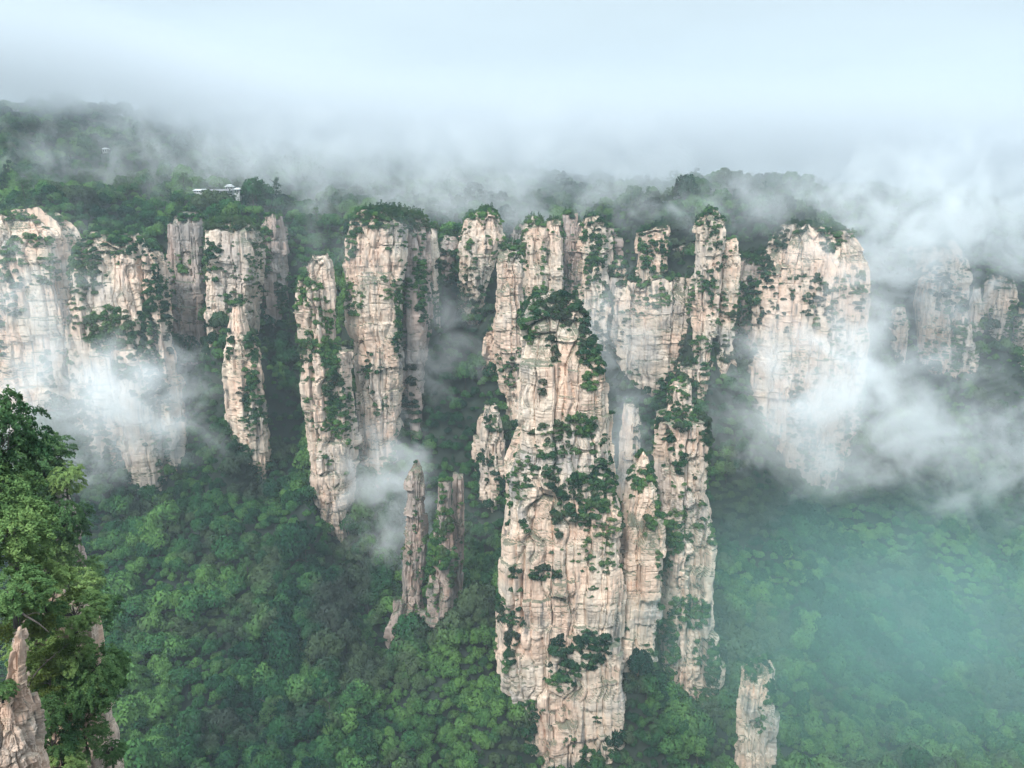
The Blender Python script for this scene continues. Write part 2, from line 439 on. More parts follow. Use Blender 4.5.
# ------------------------------------------------------------------ rock pillars and cliff walls
ROCKS = []                                                # (object, verts, faces, footprint data)
def rock(name, label, cat, Y, depth, rows, seed, mat=None, ext=40, n=4.2, k=1.0, cut=5.0, cell=9.0, res=None, group=None, zmin=None, ns=1.0, flare=0.85):
    """rows: (picture row, left, right) of the outline at distance Y; k scales the relief, cut the ragged top"""
    mat = mat or M_ROCK
    rows = np.array(rows, float)
    zs = np.array([P(512, r[0], Y)[2] for r in rows]); m = np.array([mpp(r[0], Y) for r in rows])
    cx = ((rows[:, 1] + rows[:, 2]) / 2 - 512) * m; hw = (rows[:, 2] - rows[:, 1]) / 2 * m
    step = res or max(0.45, Y * 0.00125)
    ztop, zbot = zs[0], (zs[-1] - ext if zmin is None else zmin)
    nz = int((ztop - zs[-1]) / step) + 1
    T = np.r_[np.linspace(0, 1, nz) * (ztop - zs[-1]), (ztop - zs[-1]) + np.geomspace(step, ztop - zbot - (ztop - zs[-1]) + step, 14)[1:]]
    z = ztop - T
    order = np.argsort(zs)
    # smooth-ish interpolation of the traced outline
    C = np.interp(z, zs[order], cx[order]); H = np.interp(z, zs[order], hw[order])
    Lf, Rf = C - H, C + H                                 # below the forest line the rock stays as wide as above
    Lf = Lf * (1 - flare) + np.minimum.accumulate(Lf) * flare; Rf = Rf * (1 - flare) + np.maximum.accumulate(Rf) * flare
    C, H = (Lf + Rf) / 2, (Rf - Lf) / 2
    hm = np.mean(hw); hd = depth / 2
    th = np.linspace(0, 2 * math.pi, 4000)
    c, s = np.cos(th), np.sin(th)
    ux, uy = np.sign(c) * np.abs(c) ** (2 / n), np.sign(s) * np.abs(s) ** (2 / n)
    seg = np.hypot(np.diff(ux * hm), np.diff(uy * hd)) * np.where((uy[1:] + uy[:-1]) / 2 < 0.25, 1.0, 0.3)
    cum = np.r_[0, np.cumsum(seg)]
    na = max(24, int(cum[-1] / step))
    tt = np.interp(np.arange(na) / na * cum[-1], cum, th)
    c, s = np.cos(tt), np.sin(tt)
    ux, uy = np.sign(c) * np.abs(c) ** (2 / n), np.sign(s) * np.abs(s) ** (2 / n)
    nx, ny = np.abs(ux) ** (n - 1) * np.sign(ux) / hm, np.abs(uy) ** (n - 1) * np.sign(uy) / hd
    ln = np.hypot(nx, ny); nx /= ln; ny /= ln
    # body: depth follows the width so that the top tapers in both directions
    D = hd * np.clip(H / max(hm, 1e-6), 0.35, 1.25)
    X0 = C[:, None] + H[:, None] * ux[None]; Y0 = Y + D[:, None] * uy[None]; Z0 = np.repeat(z[:, None], na, 1)
    # ragged top: columns end at different heights
    p2 = np.stack([X0[0], Y0[0], np.zeros(na)], 1)
    _, _, ci = voro(p2[:, :2] * ns / cell, seed)
    drop = (h01(ci[:, 0], ci[:, 1], ci[:, 0] * 0, seed + 5)) * cut + (fbm(p2 * ns / 7, 3, seed) + 1) * 0.25 * cut
    fall = np.clip(1 - T / (3.5 * cut + 6 / ns), 0, 1)
    Z0 = Z0 - drop[None] * fall[:, None]
    p = np.stack([X0, Y0, Z0], -1).reshape(-1, 3)
    pw = p * ns
    w = pw + 2.0 * np.stack([vnoise(pw / 11 + 5, seed), vnoise(pw / 11 + 50, seed + 1), vnoise(pw / 14 + 90, seed + 2)], 1)
    zero = np.zeros(len(p), np.int64)
    def joints(size, sd, high, a_col, a_blk, groove, wid):
        _, ed, ci = voro(w[:, :2] / size + sd * 3.1, sd)
        blk = np.floor((w[:, 2] + 2 * high * h01(ci[:, 0], ci[:, 1], zero, sd)) / high).astype(np.int64)
        return (h01(ci[:, 0], ci[:, 1], zero, sd + 4) - 0.5) * 2 * a_col + (h01(ci[:, 0], ci[:, 1], blk, sd + 9) - 0.5) * 2 * a_blk - groove * np.clip(1 - ed / wid, 0, 1)
    d = joints(cell * 2.1, seed + 13, 70, 2.8, 2.4, 1.8, 0.07) + joints(cell, seed, 36, 1.1, 1.7, 1.7, 0.11) + joints(cell * 0.36, seed + 20, 15, 0.22, 0.42, 0.5, 0.15)
    zb = w[:, 2] + 1.5 * vnoise(pw / 30, 77)                # bedding is shared by every rock
    bedm = np.clip(0.45 + 0.9 * fbm(pw / np.array([34, 34, 22]), 2, 401), 0.08, 1.3)
    for th_, am in ((4.1, 0.26), (13.0, 0.85), (1.7, 0.09)):
        q = zb / th_; lay = np.floor(q).astype(np.int64); fr = q - lay
        d += (h01(lay, lay * 0, lay * 0, 321 + int(th_)) - 0.5) * 2 * am * bedm
        d -= am * bedm * np.exp(-((np.minimum(fr, 1 - fr) * th_ / 0.35) ** 2))
    d += fbm(pw / 26, 3, seed + 50) * 1.7 + fbm(pw / np.array([3.2, 3.2, 5.5]), 3, seed + 60) * 0.36
    d /= ns
    lim = np.clip(np.repeat(H[:, None], na, 1).ravel() * ns / 9.0, 0.25, 1.0)
    d = (d - 0.1 / ns) * k * lim
    p[:, 0] += np.tile(nx, len(z)) * d; p[:, 1] += np.tile(ny, len(z)) * d
    p[:, 2] += fbm(pw / 6, 2, seed + 70) * 0.5 / ns
    nr = len(z)
    ii, jj = np.meshgrid(np.arange(nr - 1), np.arange(na), indexing='ij'); jn = (jj + 1) % na
    faces = [np.stack([ii * na + jj, (ii + 1) * na + jj, (ii + 1) * na + jn, ii * na + jn], -1).reshape(-1, 4)]
    # cap
    verts = [p]; top = p[:na]; base = 0; cnt = len(p)
    ctr = np.array([C[0], Y, top[:, 2].mean() + 0.25 * min(H[0], 12)])
    nring = max(3, int(min(H[0], D[0]) / (step * 1.6)))
    prev = np.arange(na)
    for r in range(1, nring + 1):
        f = 1 - r / (nring + 0.3)
        v = ctr + (top - ctr) * f
        v[:, 2] = top[:, 2] * f + ctr[2] * (1 - f) + 1.0 / ns * fbm(v * ns / 5, 3, seed + 80) * (1 - f * f)
        verts.append(v); cur = cnt + np.arange(na); cnt += na
        jn = np.roll(np.arange(na), -1)
        faces.append(np.stack([cur, prev, prev[jn], cur[jn]], -1)); prev = cur
    V = np.concatenate(verts); Fc = np.concatenate(faces)
    o = tag(link(name, np_mesh(name, V, Fc, mat)), label, cat, group)
    ROCKS.append(dict(o=o, v=V, f=Fc, z=z, C=C, H=H, D=D, Y=Y, name=name))
    return o

PIL, WAL, OUT = 'rock pillar', 'cliff', 'rock'
rock('great_rock_pillar', 'tallest pale pillar in the middle, broad and green-topped, standing nearest of all pillars', PIL, 432, 46,
     [(291,546,567),(300,538,575),(318,530,586),(345,525,600),(360,522,604),(390,521,606),(426,520,606),(450,517,607),(466,512,608),(500,508,612),(525,507,616),
      (581,505,617),(632,503,618),(671,504,622),(700,504,622),(740,506,621),(800,508,620),(840,508,620)], 3, cut=6)
rock('rock_buttress', 'narrow pinkish rock column leaning against the right side of the tallest middle pillar', PIL, 442, 30,
     [(450,640,649),(461,634,653),(483,627,656),(525,621,657),(568,617,658),(611,615,656),(640,616,651),(665,618,645),(700,618,640)], 5, cell=7, cut=4)
rock('rock_pillar', 'tall pillar with a knobbly bare pinnacle just right of the tallest middle pillar', PIL, 470, 32,
     [(380,677,689),(386,674,691),(398,673,691),(410,671,693),(416,657,702),(440,653,704),(483,656,702),(504,659,706),(543,663,711),(590,664,711),(640,667,713),(680,672,713),(713,680,708),(745,684,706)], 8, flare=0.15, cut=3, cell=7)
rock('rock_stump', 'short pale rock stump rising from the teal forest at the bottom right', OUT, 425, 13,
     [(660,753,768),(668,747,771),(710,746,771),(768,745,771),(800,745,771)], 9, cell=5, cut=4)
rock('slim_rock_pillar', 'left one of the thin brownish twin pillars left of the tallest pillar', PIL, 470, 11,
     [(460,411,422),(478,408,424),(496,408,425),(544,405,424),(592,403,420),(611,399,420),(632,401,418),(652,404,416)], 12, M_BROWN, flare=0.2, k=1.3, cell=4, cut=6)
rock('slim_rock_pillar', 'middle pillar of the thin brownish cluster, with shrubs down its face', PIL, 468, 13,
     [(478,437,450),(510,436,450),(544,429,451),(592,428,450),(625,427,451),(666,432,449),(684,434,447)], 13, M_BROWN, flare=0.2, cell=5, cut=3)
rock('slim_rock_pillar', 'thinnest brownish pillar tucked behind the right side of the thin cluster', PIL, 482, 9,
     [(468,455,464),(491,454,464),(530,452,465),(570,451,464),(615,452,462)], 14, M_BROWN, flare=0.2, k=1.35, cell=3.5, cut=7)
rock('rock_outcrop', 'small brownish rock step at the foot of the left thin pillar', OUT, 463, 9,
     [(598,392,402),(620,389,402),(640,386,401),(660,384,399),(688,383,396)], 15, M_BROWN, flare=0.2, cell=4, cut=3)
rock('slender_rock_pillar', 'slender freestanding pale pillar with a green waist, standing alone left of centre', PIL, 530, 24,
     [(251,313,327),(262,309,330),(280,304,333),(304,301,334),(330,306,334),(346,308,335),(353,309,346),(375,309,349),(398,310,351),(440,315,352),(472,318,351),(515,324,347),(541,334,345),(565,337,344)], 17, flare=0.12, cut=3, cell=7)
rock('broad_rock_pillar', 'broad pale pillar with a flat wooded top right of the slender freestanding pillar', PIL, 572, 40,
     [(208,364,408),(220,353,412),(258,348,408),(300,349,404),(330,354,402),(346,360,404),(381,362,402),(416,362,397),(477,366,392),(505,368,390)], 19, flare=0.15, cut=6)
rock('grey_rock_buttress', 'buttress forming the right flank of the broad flat-topped pillar, its shade coloured grey', WAL, 592, 30,
     [(214,398,424),(230,393,427),(260,392,429),(320,390,427),(350,392,424),(385,394,418)], 21, M_GREY_SHADE, flare=0.15, cut=5)  # shaded face of the same pillar; the shade is put into the rock colour
rock('rock_spire', 'very thin pale spire right of the shaded grey buttress', PIL, 625, 10,
     [(221,431,437),(240,429,438),(318,430,438),(335,431,437)], 22, cell=4, cut=3)
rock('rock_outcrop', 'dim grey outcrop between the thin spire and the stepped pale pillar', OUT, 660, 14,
     [(234,445,455),(250,442,457),(275,442,457),(295,444,455)], 23, M_GREY_SHADE, cell=5, cut=4)
rock('stepped_rock_pillar', 'stepped pale pillar that narrows downward, left of the row of plateau cliffs', PIL, 650, 26,
     [(208,477,492),(216,468,496),(240,461,501),(262,459,495),(275,458,487),(311,457,476),(332,457,471),(350,458,470)], 24, flare=0.15, cell=7)
rock('rock_pillar', 'pale cracked pillar directly behind the left shoulder of the tallest middle pillar', PIL, 600, 26,
     [(246,502,516),(262,499,522),(300,499,524),(335,497,527),(360,500,527),(400,505,527)], 25, flare=0.15, cell=6)
rock('rock_outcrop', 'slanting pale outcrop low between the stepped pillar and the tallest pillar', OUT, 612, 14,
     [(316,496,508),(335,486,508),(350,484,504),(364,485,498)], 26, cell=5, cut=6)
rock('rock_outcrop', 'pale stub of rock in the green gully left of the tallest pillar', OUT, 565, 18,
     [(400,485,498),(420,480,505),(455,479,504),(500,482,503),(530,485,500)], 27, cell=6)
rock('rock_column', 'leftmost pale column of the plateau rim behind the green top of the tallest pillar', WAL, 682, 24,
     [(216,530,541),(224,523,546),(271,524,547),(295,526,545)], 28, cell=6)
rock('rock_column', 'narrow pale column of the plateau rim just left of a dark grey recess', WAL, 678, 20,
     [(218,550,560),(240,547,562),(280,548,563),(305,549,561)], 29, cell=6)
rock('dark_rock_column', 'ribbed recess column, its shade coloured dark grey, on the plateau rim above the tallest pillar', WAL, 702, 24,
     [(213,563,580),(250,561,583),(292,562,584),(315,565,582)], 30, M_GREY_SHADE, cell=4)  # rock in shade: the dark grey colour carries that shade
rock('rock_column', 'pale column of the plateau rim right of the dark grey recess', WAL, 682, 24,
     [(213,585,598),(225,582,603),(262,583,604),(297,586,609),(320,588,608),(345,590,606)], 31, cell=7)
rock('rock_column', 'short pinkish column of the plateau rim left of the layered cliff', WAL, 692, 16,
     [(230,604,612),(265,602,613),(290,603,613)], 32, cell=5)
rock('layered_cliff', 'wide layered cliff with long horizontal cracks below the plateau rim', WAL, 698, 50,
     [(272,610,690),(290,608,694),(305,609,697),(330,613,697),(350,624,692),(366,638,686),(395,648,680)], 33, cell=12, cut=10, n=5)
rock('rock_slab', 'big pale leaning slab standing above the left end of the layered cliff', WAL, 684, 22,
     [(224,657,669),(232,642,668),(250,639,666),(271,637,664),(294,636,664)], 34, cell=8, cut=4)
rock('rock_column', 'small horn of rock on the left end of the layered cliff', WAL, 686, 12,
     [(258,614,623),(280,611,626),(305,610,626)], 35, cell=5, cut=3)
rock('rock_column', 'tall pale column on the rim above the knobbly pinnacle pillar', WAL, 642, 24,
     [(209,704,717),(220,698,720),(260,695,718),(285,694,716),(328,693,713),(350,695,711)], 36, flare=0.15, cell=6)
rock('rock_column', 'thinner pale column right beside the tall column above the pinnacle pillar', WAL, 656, 18,
     [(236,725,736),(260,720,738),(300,718,735),(322,719,731)], 37, cell=5)
rock('rock_cliff', 'low pale cliff right behind the head of the knobbly pinnacle pillar', WAL, 650, 24,
     [(350,692,733),(360,682,738),(391,681,738),(410,684,733)], 38, cell=8, cut=6)
rock('rock_outcrop', 'small pale outcrop in mist between the tallest pillar and the pinnacle pillar', OUT, 565, 14,
     [(398,625,639),(426,621,642),(450,620,640)], 39, cell=5)
rock('pale_cliff', 'large smooth pale cliff with a slanting left edge, half veiled by mist on the right', WAL, 690, 46,
     [(222,782,846),(240,772,856),(258,764,862),(300,750,862),(343,748,858),(380,756,850),(414,758,840),(445,762,830)], 40, cell=12, cut=9, n=5)
rock('pale_cliff', 'pale cliff mostly hidden in white mist right of the slanting cliff', WAL, 686, 40,
     [(290,836,866),(300,826,868),(320,812,864),(343,804,858),(380,800,852),(414,796,850),(450,783,852),(480,784,846),(500,798,830)], 41, cell=12, cut=8, n=4)
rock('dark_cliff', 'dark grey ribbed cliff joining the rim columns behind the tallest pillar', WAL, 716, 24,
     [(222,512,618),(240,508,620),(300,508,620),(345,510,616)], 71, M_GREY_SHADE, cell=8, cut=8, n=6)  # this and the next dark cliffs: shade of the clefts painted as grey rock
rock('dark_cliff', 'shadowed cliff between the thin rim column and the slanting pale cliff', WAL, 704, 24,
     [(250,738,768),(275,734,766),(320,732,762),(365,734,760)], 72, M_GREY_SHADE, cell=9, cut=12, n=5)
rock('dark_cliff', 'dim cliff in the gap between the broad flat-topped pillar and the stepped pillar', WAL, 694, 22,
     [(232,428,466),(260,426,470),(310,426,468),(340,430,464)], 73, M_GREY_SHADE, cell=8, cut=8, n=5)
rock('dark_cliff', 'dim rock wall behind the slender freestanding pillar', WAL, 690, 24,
     [(262,300,352),(290,296,356),(330,296,354),(365,300,350)], 74, M_GREY_SHADE, cell=9, cut=12, n=5)
rock('dark_cliff', 'dark grey wall between the layered cliff and the tall rim column', WAL, 712, 20,
     [(238,664,700),(262,660,704),(300,660,702)], 75, M_GREY_SHADE, cell=8, cut=8, n=5)
RB = 'broken columns of the far right cliffs'
rock('rock_column', 'tallest pinkish column of the far right cliffs, rising out of the mist', WAL, 852, 26,
     [(264,929,940),(280,920,942),(310,918,941),(347,919,944),(372,922,942)], 42, cell=8)
rock('rock_column', 'lower pinkish block among the far right cliffs, right of their tallest column', WAL, 848, 22,
     [(306,959,970),(330,951,971),(355,950,971),(378,952,969)], 43, cell=8)
rock('rock_column', 'pale upper block near the right edge of the picture on the far right cliffs', WAL, 880, 30,
     [(274,993,1011),(290,988,1014),(312,984,1011),(330,986,1008)], 44, cell=8)
rock('rock_column', 'smallest pale fin between the blocks of the far right cliffs', WAL, 872, 12,
     [(286,973,980),(305,969,981),(322,970,980)], 45, cell=6, cut=3)
rock('rock_column', 'isolated pinkish fin at the left end of the far right cliffs', WAL, 830, 16,
     [(304,894,902),(320,889,904),(336,890,903),(352,891,902)], 46, cell=6, cut=4)
rock('rock_column', 'rock column cut off by the right edge of the picture below the pale block', WAL, 862, 24,
     [(308,1022,1040),(345,1017,1046),(370,1019,1042)], 47, cell=8)
rock('pink_cliff', 'faint pinkish upper cliff dissolving into cloud above the far right cliffs', WAL, 895, 30,
     [(238,914,956),(250,910,962),(275,908,964),(300,912,960)], 48, cell=12, cut=10)
rock('broad_cliff', 'wide pale cliff at the left edge of the picture rising out of white mist', WAL, 598, 60,
     [(205,-80,50),(217,-90,62),(240,-92,74),(300,-92,80),(380,-92,84),(440,-90,80),(480,-90,78)], 49, cell=12, cut=14, n=5)
rock('broad_cliff', 'pale orange cliff with trees hanging on its face, second from the left edge', WAL, 584, 50,
     [(228,88,130),(240,81,138),(300,80,150),(330,83,160),(380,86,163),(420,90,162),(480,100,160)], 50, cell=11, cut=10, n=5)
rock('rock_pillar', 'thin rock pillar on the right edge of the pale orange left cliff', PIL, 576, 14,
     [(244,146,158),(262,141,163),(310,150,165),(370,154,170),(430,158,171),(489,162,170),(510,163,169)], 51, cell=5)
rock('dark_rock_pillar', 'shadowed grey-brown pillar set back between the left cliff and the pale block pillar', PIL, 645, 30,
     [(210,179,198),(222,173,203),(264,171,204),(300,168,208),(346,166,209),(380,167,206)], 52, M_GREY_SHADE, cell=7)  # its shadow is painted in by the darker rock material
rock('rock_pillar', 'pale block-topped pillar below the white plateau buildings', PIL, 604, 34,
     [(220,218,247),(228,212,254),(260,211,257),(290,212,256),(316,211,253),(345,213,250),(390,216,245)], 53, flare=0.15, cell=8, cut=4)
rock('slender_rock_pillar', 'slender pale pillar in front of the block-topped pillar, wrapped in trees', PIL, 540, 18,
     [(302,235,240),(318,232,243),(334,231,246),(370,224,259),(401,227,261),(437,234,262),(463,250,267),(490,256,267),(507,257,266),(525,258,264)], 54, flare=0.35, cell=6, cut=2)
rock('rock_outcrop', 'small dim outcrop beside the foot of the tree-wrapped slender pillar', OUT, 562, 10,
     [(428,214,223),(450,211,225),(472,211,225),(490,212,222)], 55, M_GREY_SHADE, cell=4, cut=4)
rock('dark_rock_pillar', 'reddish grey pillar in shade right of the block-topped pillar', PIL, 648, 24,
     [(212,266,279),(240,261,277),(270,259,284),(322,264,287),(355,266,286)], 56, M_GREY_SHADE, cell=6)  # shade coloured in with the grey material
rock('foreground_crag', 'pinkish jagged rock fin right in front at the bottom left corner', OUT, 48, 3.0,
     [(626,16,22),(634,13,25),(660,9,27),(690,4,27),(700,-6,29),(735,-12,36),(768,-18,37),(800,-22,40)], 60, M_NEAR, flare=0.0, k=1.5, cell=8, cut=0.5, res=0.042, ext=26, ns=10)
rock('foreground_crag', 'overgrown pale crag behind the pinkish rock fin at the bottom left', OUT, 64, 5,
     [(588,52,62),(600,48,66),(612,48,86),(640,42,88),(665,40,84),(700,42,84),(740,45,100),(768,46,108),(800,44,112)], 61, M_NEAR, cell=9, cut=0.6, res=0.07, ext=36, ns=9)
rock('foreground_crag', 'narrow rock rib under the dark conifers at the left edge, above the near crags', OUT, 128, 8,
     [(462,53,60),(480,54,61),(505,58,67),(525,60,74),(545,58,76),(570,50,74),(600,30,72),(640,20,68)], 62, M_GREY_SHADE, cell=9, cut=0.6, res=0.14, ext=60, ns=5)

# ------------------------------------------------------------------ plant meshes
def quads(cen, nrm, size, asp=0.8, curl=0.0):
    n = len(cen)
    r = RNG.normal(size=(n, 3)); a = np.cross(nrm, r); a /= np.linalg.norm(a, axis=1)[:, None] + 1e-9
    b = np.cross(nrm, a); b /= np.linalg.norm(b, axis=1)[:, None] + 1e-9
    s = size[:, None]
    v = np.stack([cen - a * s, cen - b * s * asp, cen + a * s, cen + b * s * asp], 1).reshape(-1, 3)
    return v, np.arange(4 * n).reshape(n, 4)
def foliage_mesh(name, cen, nrm, soft, size, tone, mat, asp=0.8):
    nrm = nrm / (np.linalg.norm(nrm, axis=1)[:, None] + 1e-9)
    v, f = quads(cen, nrm, size, asp)
    me = np_mesh(name, v, f, mat, True)
    at = me.attributes.new('tone', 'FLOAT', 'FACE'); at.data.foreach_set('value', np.asarray(tone, np.float32))
    sn = soft / (np.linalg.norm(soft, axis=1)[:, None] + 1e-9)
    me.normals_split_custom_set_from_vertices(np.repeat(sn, 4, 0).tolist())
    return me
def sph(n):
    d = RNG.normal(size=(n, 3)); return d / np.linalg.norm(d, axis=1)[:, None]
def lobed_crown(name, mat, n_leaf, R=1.0, Hh=0.85, lobes=11, leaf=0.075, spread=0.62, lr=(0.30, 0.48), z0=0.9, jit=0.55, core=0.5):
    """unit crown: radius about R, centre at height z0; rounded lobes covered in leaf sprays with gaps between"""
    L_ = []
    for i in range(lobes):
        for _ in range(30):
            d = sph(1)[0]; d[2] = abs(d[2]) * 1.0 - 0.25
            q = d * np.array([spread * R, spread * R, spread * Hh]) * RNG.uniform(0.75, 1.1)
            if all(np.linalg.norm(q - l[0]) > 0.30 * R for l in L_): break
        L_.append((q, RNG.uniform(*lr) * R))
    if core: L_.append((np.array([0, 0, 0.1]), core * R))
    cen, nrm, soft, tone = [], [], [], []
    tot = sum(l[1] ** 2 for l in L_)
    for q, r in L_:
        m = int(n_leaf * r * r / tot)
        d = sph(m); up = d[:, 2] > -0.45 - 0.3 * RNG.random(m); d = d[up]; m = len(d)
        rad = r * (1 - 0.35 * RNG.random(m) ** 2.0) * (1 + 0.16 * vnoise(d * 2.2 + q * 9, 5))
        p = q + d * rad[:, None] * np.array([1, 1, 0.85])
        keep = np.ones(m, bool)
        for q2, r2 in L_:
            if q2 is not q: keep &= np.linalg.norm(p - q2, axis=1) > r2 * 0.72
        p, d = p[keep], d[keep]; m = len(p)
        cen.append(p); nrm.append(d + RNG.normal(size=(m, 3)) * jit); soft.append(d * 0.75 + p * 0.45 + np.array([0, 0, 0.2]) + RNG.normal(size=(m, 3)) * 0.34)
        tone.append(np.clip(RNG.random() * 0.6 + RNG.normal(0.2, 0.22, m), 0, 1))
    cen = np.concatenate(cen) + np.array([0, 0, z0])
    m = len(cen)
    return foliage_mesh(name, cen, np.concatenate(nrm), np.concatenate(soft), RNG.uniform(0.65, 1.35, m) * leaf, np.concatenate(tone), mat)
def trunk_mesh(name, h=1.0, r=0.07, limbs=4, seed=0, lean=0.1):
    rr = random.Random(seed); b = MB()
    dx, dy = rr.uniform(-lean, lean), rr.uniform(-lean, lean)
    pts = [(dx * t * t, dy * t * t, -0.35 + t * (h + 0.35)) for t in np.linspace(0, 1, 6)]
    b.tube(pts, np.linspace(r, r * 0.35, 6), 6)
    for i in range(limbs):
        t = rr.uniform(0.45, 0.9); a = rr.uniform(0, 6.28); l = rr.uniform(0.3, 0.55)
        s = np.array([dx * t * t, dy * t * t, t * h])
        e = s + np.array([math.cos(a) * l, math.sin(a) * l, l * 0.7])
        b.tube([s, (s + e) / 2 + np.array([0, 0, 0.04]), e], [r * 0.5, r * 0.35, r * 0.15], 5)
    return b.mesh(name, M_BARK, True)
def pine_crown(name, mat, n_leaf, layers=6, leaf=0.05, r0=0.75, flat=0.10, h0=0.75, h1=2.1):
    """flat layered pads of needles round a stem of unit height 2"""
    cen, nrm, soft, tone = [], [], [], []
    for i in range(layers):
        t = i / (layers - 1); z = h0 + (h1 - h0) * t
        rad = r0 * (1 - 0.62 * t) * RNG.uniform(0.8, 1.15)
        for k in range(3 + int(3 * (1 - t))):
            a = RNG.uniform(0, 6.28); l = rad * RNG.uniform(0.25, 0.85); pr = rad * RNG.uniform(0.32, 0.5)
            q = np.array([math.cos(a) * l, math.sin(a) * l, z + RNG.normal(0, 0.05)])
            m = n_leaf // (layers * 4)
            d = RNG.normal(size=(m, 3)) * np.array([0.5, 0.5, 0.5]) ; d /= np.maximum(1, np.linalg.norm(d, axis=1))[:, None]
            cen.append(q + d * np.array([pr, pr, flat * 1.3])); nrm.append(d * 0.4 + np.array([0, 0, 1]) + RNG.normal(size=(m, 3)) * 0.45)
            soft.append(d + np.array([0, 0, 0.8])); tone.append(np.clip(RNG.normal(0.45, 0.25, m), 0, 1))
    cen = np.concatenate(cen); m = len(cen)
    return foliage_mesh(name, cen, np.concatenate(nrm), np.concatenate(soft), RNG.uniform(0.6, 1.4, m) * leaf, np.concatenate(tone), mat, 0.5)

BROAD = [lobed_crown('crown', M_LEAF, 2600, lobes=int(RNG.integers(8, 15)), Hh=RNG.uniform(0.75, 1.15)) for _ in range(8)]
BTRUNK = [trunk_mesh('trunk', 0.95, 0.06, 4, i) for i in range(3)]
PINE = [pine_crown('crown', M_NEEDLE, 1500, layers=5 + i % 3) for i in range(5)]
PTRUNK = [trunk_mesh('trunk', 2.0, 0.05, 3, 20 + i, 0.15) for i in range(3)]
SHRUB = [lobed_crown('shrub', M_SHRUB, 900, lobes=5 + i, leaf=0.11, spread=0.65, z0=0.35, Hh=0.7) for i in range(5)]

# ------------------------------------------------------------------ where plants stand
# each plant: kind, variant, x, y, z, scale(x,z), turn
class Plants: pass
cand = []
N_TRY = 420000
ys = 300 + (1180 - 300) * RNG.random(N_TRY) ** 0.9
xs = (RNG.random(N_TRY) * 2 - 1) * (0.80 * ys + 30)
zs = gz(xs, ys)
e = 3.0
sx = (gz(xs + e, ys) - gz(xs - e, ys)) / (2 * e); sy = (gz(xs, ys + e) - gz(xs, ys - e)) / (2 * e)
slope = np.sqrt(1 + sx ** 2 + sy ** 2)
ok = np.ones(N_TRY, bool)
for R in ROCKS:                                           # no trees inside rocks
    Hq = np.interp(zs, R['z'][::-1], R['H'][::-1]); Cq = np.interp(zs, R['z'][::-1], R['C'][::-1]); Dq = np.interp(zs, R['z'][::-1], R['D'][::-1])
    inside = (np.abs((xs - Cq) / (Hq + 0.5)) ** 3 + np.abs((ys - R['Y']) / (Dq + 0.5)) ** 3 < 1) & (zs < R['z'][0]) & (zs > R['z'][-1])
    ok &= ~inside
px_, py_, dd_ = project(np.stack([xs, ys, zs + 4], 1))
ok &= (px_ > -90) & (px_ < 1114) & (py_ < 860) & ~((px_ > 640) & (ys < 385))
for bx_, by_, bY, bw in ((201, 193, 733, 7), (221, 194, 738, 11), (238, 194, 733, 4), (106, 153, 865, 4)):
    q = P(bx_, by_, bY); q = (q[0], bY, max(q[2], float(gz(q[0], bY)[0]) + 0.5)); qpx, qpy, _ = project(np.array(q))
    ok &= ~((np.abs(px_ - qpx) < bw + 3) & (ys < bY + 4) & (ys > bY - 70) & (py_ < qpy + 7))
    ok &= ~((np.abs(xs - q[0]) < bw) & (ys < bY + 6) & (ys > bY - 16))
grid = {}
keep = []
# dart throwing in a cell grid; steeper ground takes more trees per square metre of plan
for i in np.nonzero(ok)[0]:
    x, y = xs[i], ys[i]
    sp = (4.3 if y < 560 else 5.2 if y < 800 else 7.0) / min(1.9, slope[i] ** 0.5) 
    cx_, cy_ = int(x // 8), int(y // 8)
    bad = False
    for a in (cx_ - 1, cx_, cx_ + 1):
        for b in (cy_ - 1, cy_, cy_ + 1):
            for (u, v) in grid.get((a, b), ()):
                if (u - x) ** 2 + (v - y) ** 2 < sp * sp: bad = True; break
            if bad: break
        if bad: break
    if bad: continue
    grid.setdefault((cx_, cy_), []).append((x, y)); keep.append(i)
plants = []
for i in keep:
    hz = h01(np.array([int(xs[i] // 40)]), np.array([int(ys[i] // 40)]), np.array([0]), 3)[0]
    steep = slope[i] > 1.9
    pine = RNG.random() < (0.25 if ys[i] > 690 else 0.06)
    s = RNG.choice([3.0, 4.4, 5.8, 7.6, 9.2], p=[.30, .32, .22, .12, .04]) * RNG.uniform(0.86, 1.14) * (0.72 if steep else 1.0) * (0.75 + 0.6 * hz)
    if pine: plants.append(['pine', int(RNG.integers(5)), xs[i], ys[i], zs[i] - 0.3, s * 0.95, s * 0.95 * RNG.uniform(0.9, 1.2), RNG.uniform(0, 6.28)])
    else: plants.append(['broad', int(RNG.integers(8)), xs[i], ys[i], zs[i] - 0.4 + RNG.uniform(0, 2.5), s, s * RNG.uniform(0.85, 1.45), RNG.uniform(0, 6.28)])
n_ground = len(plants)
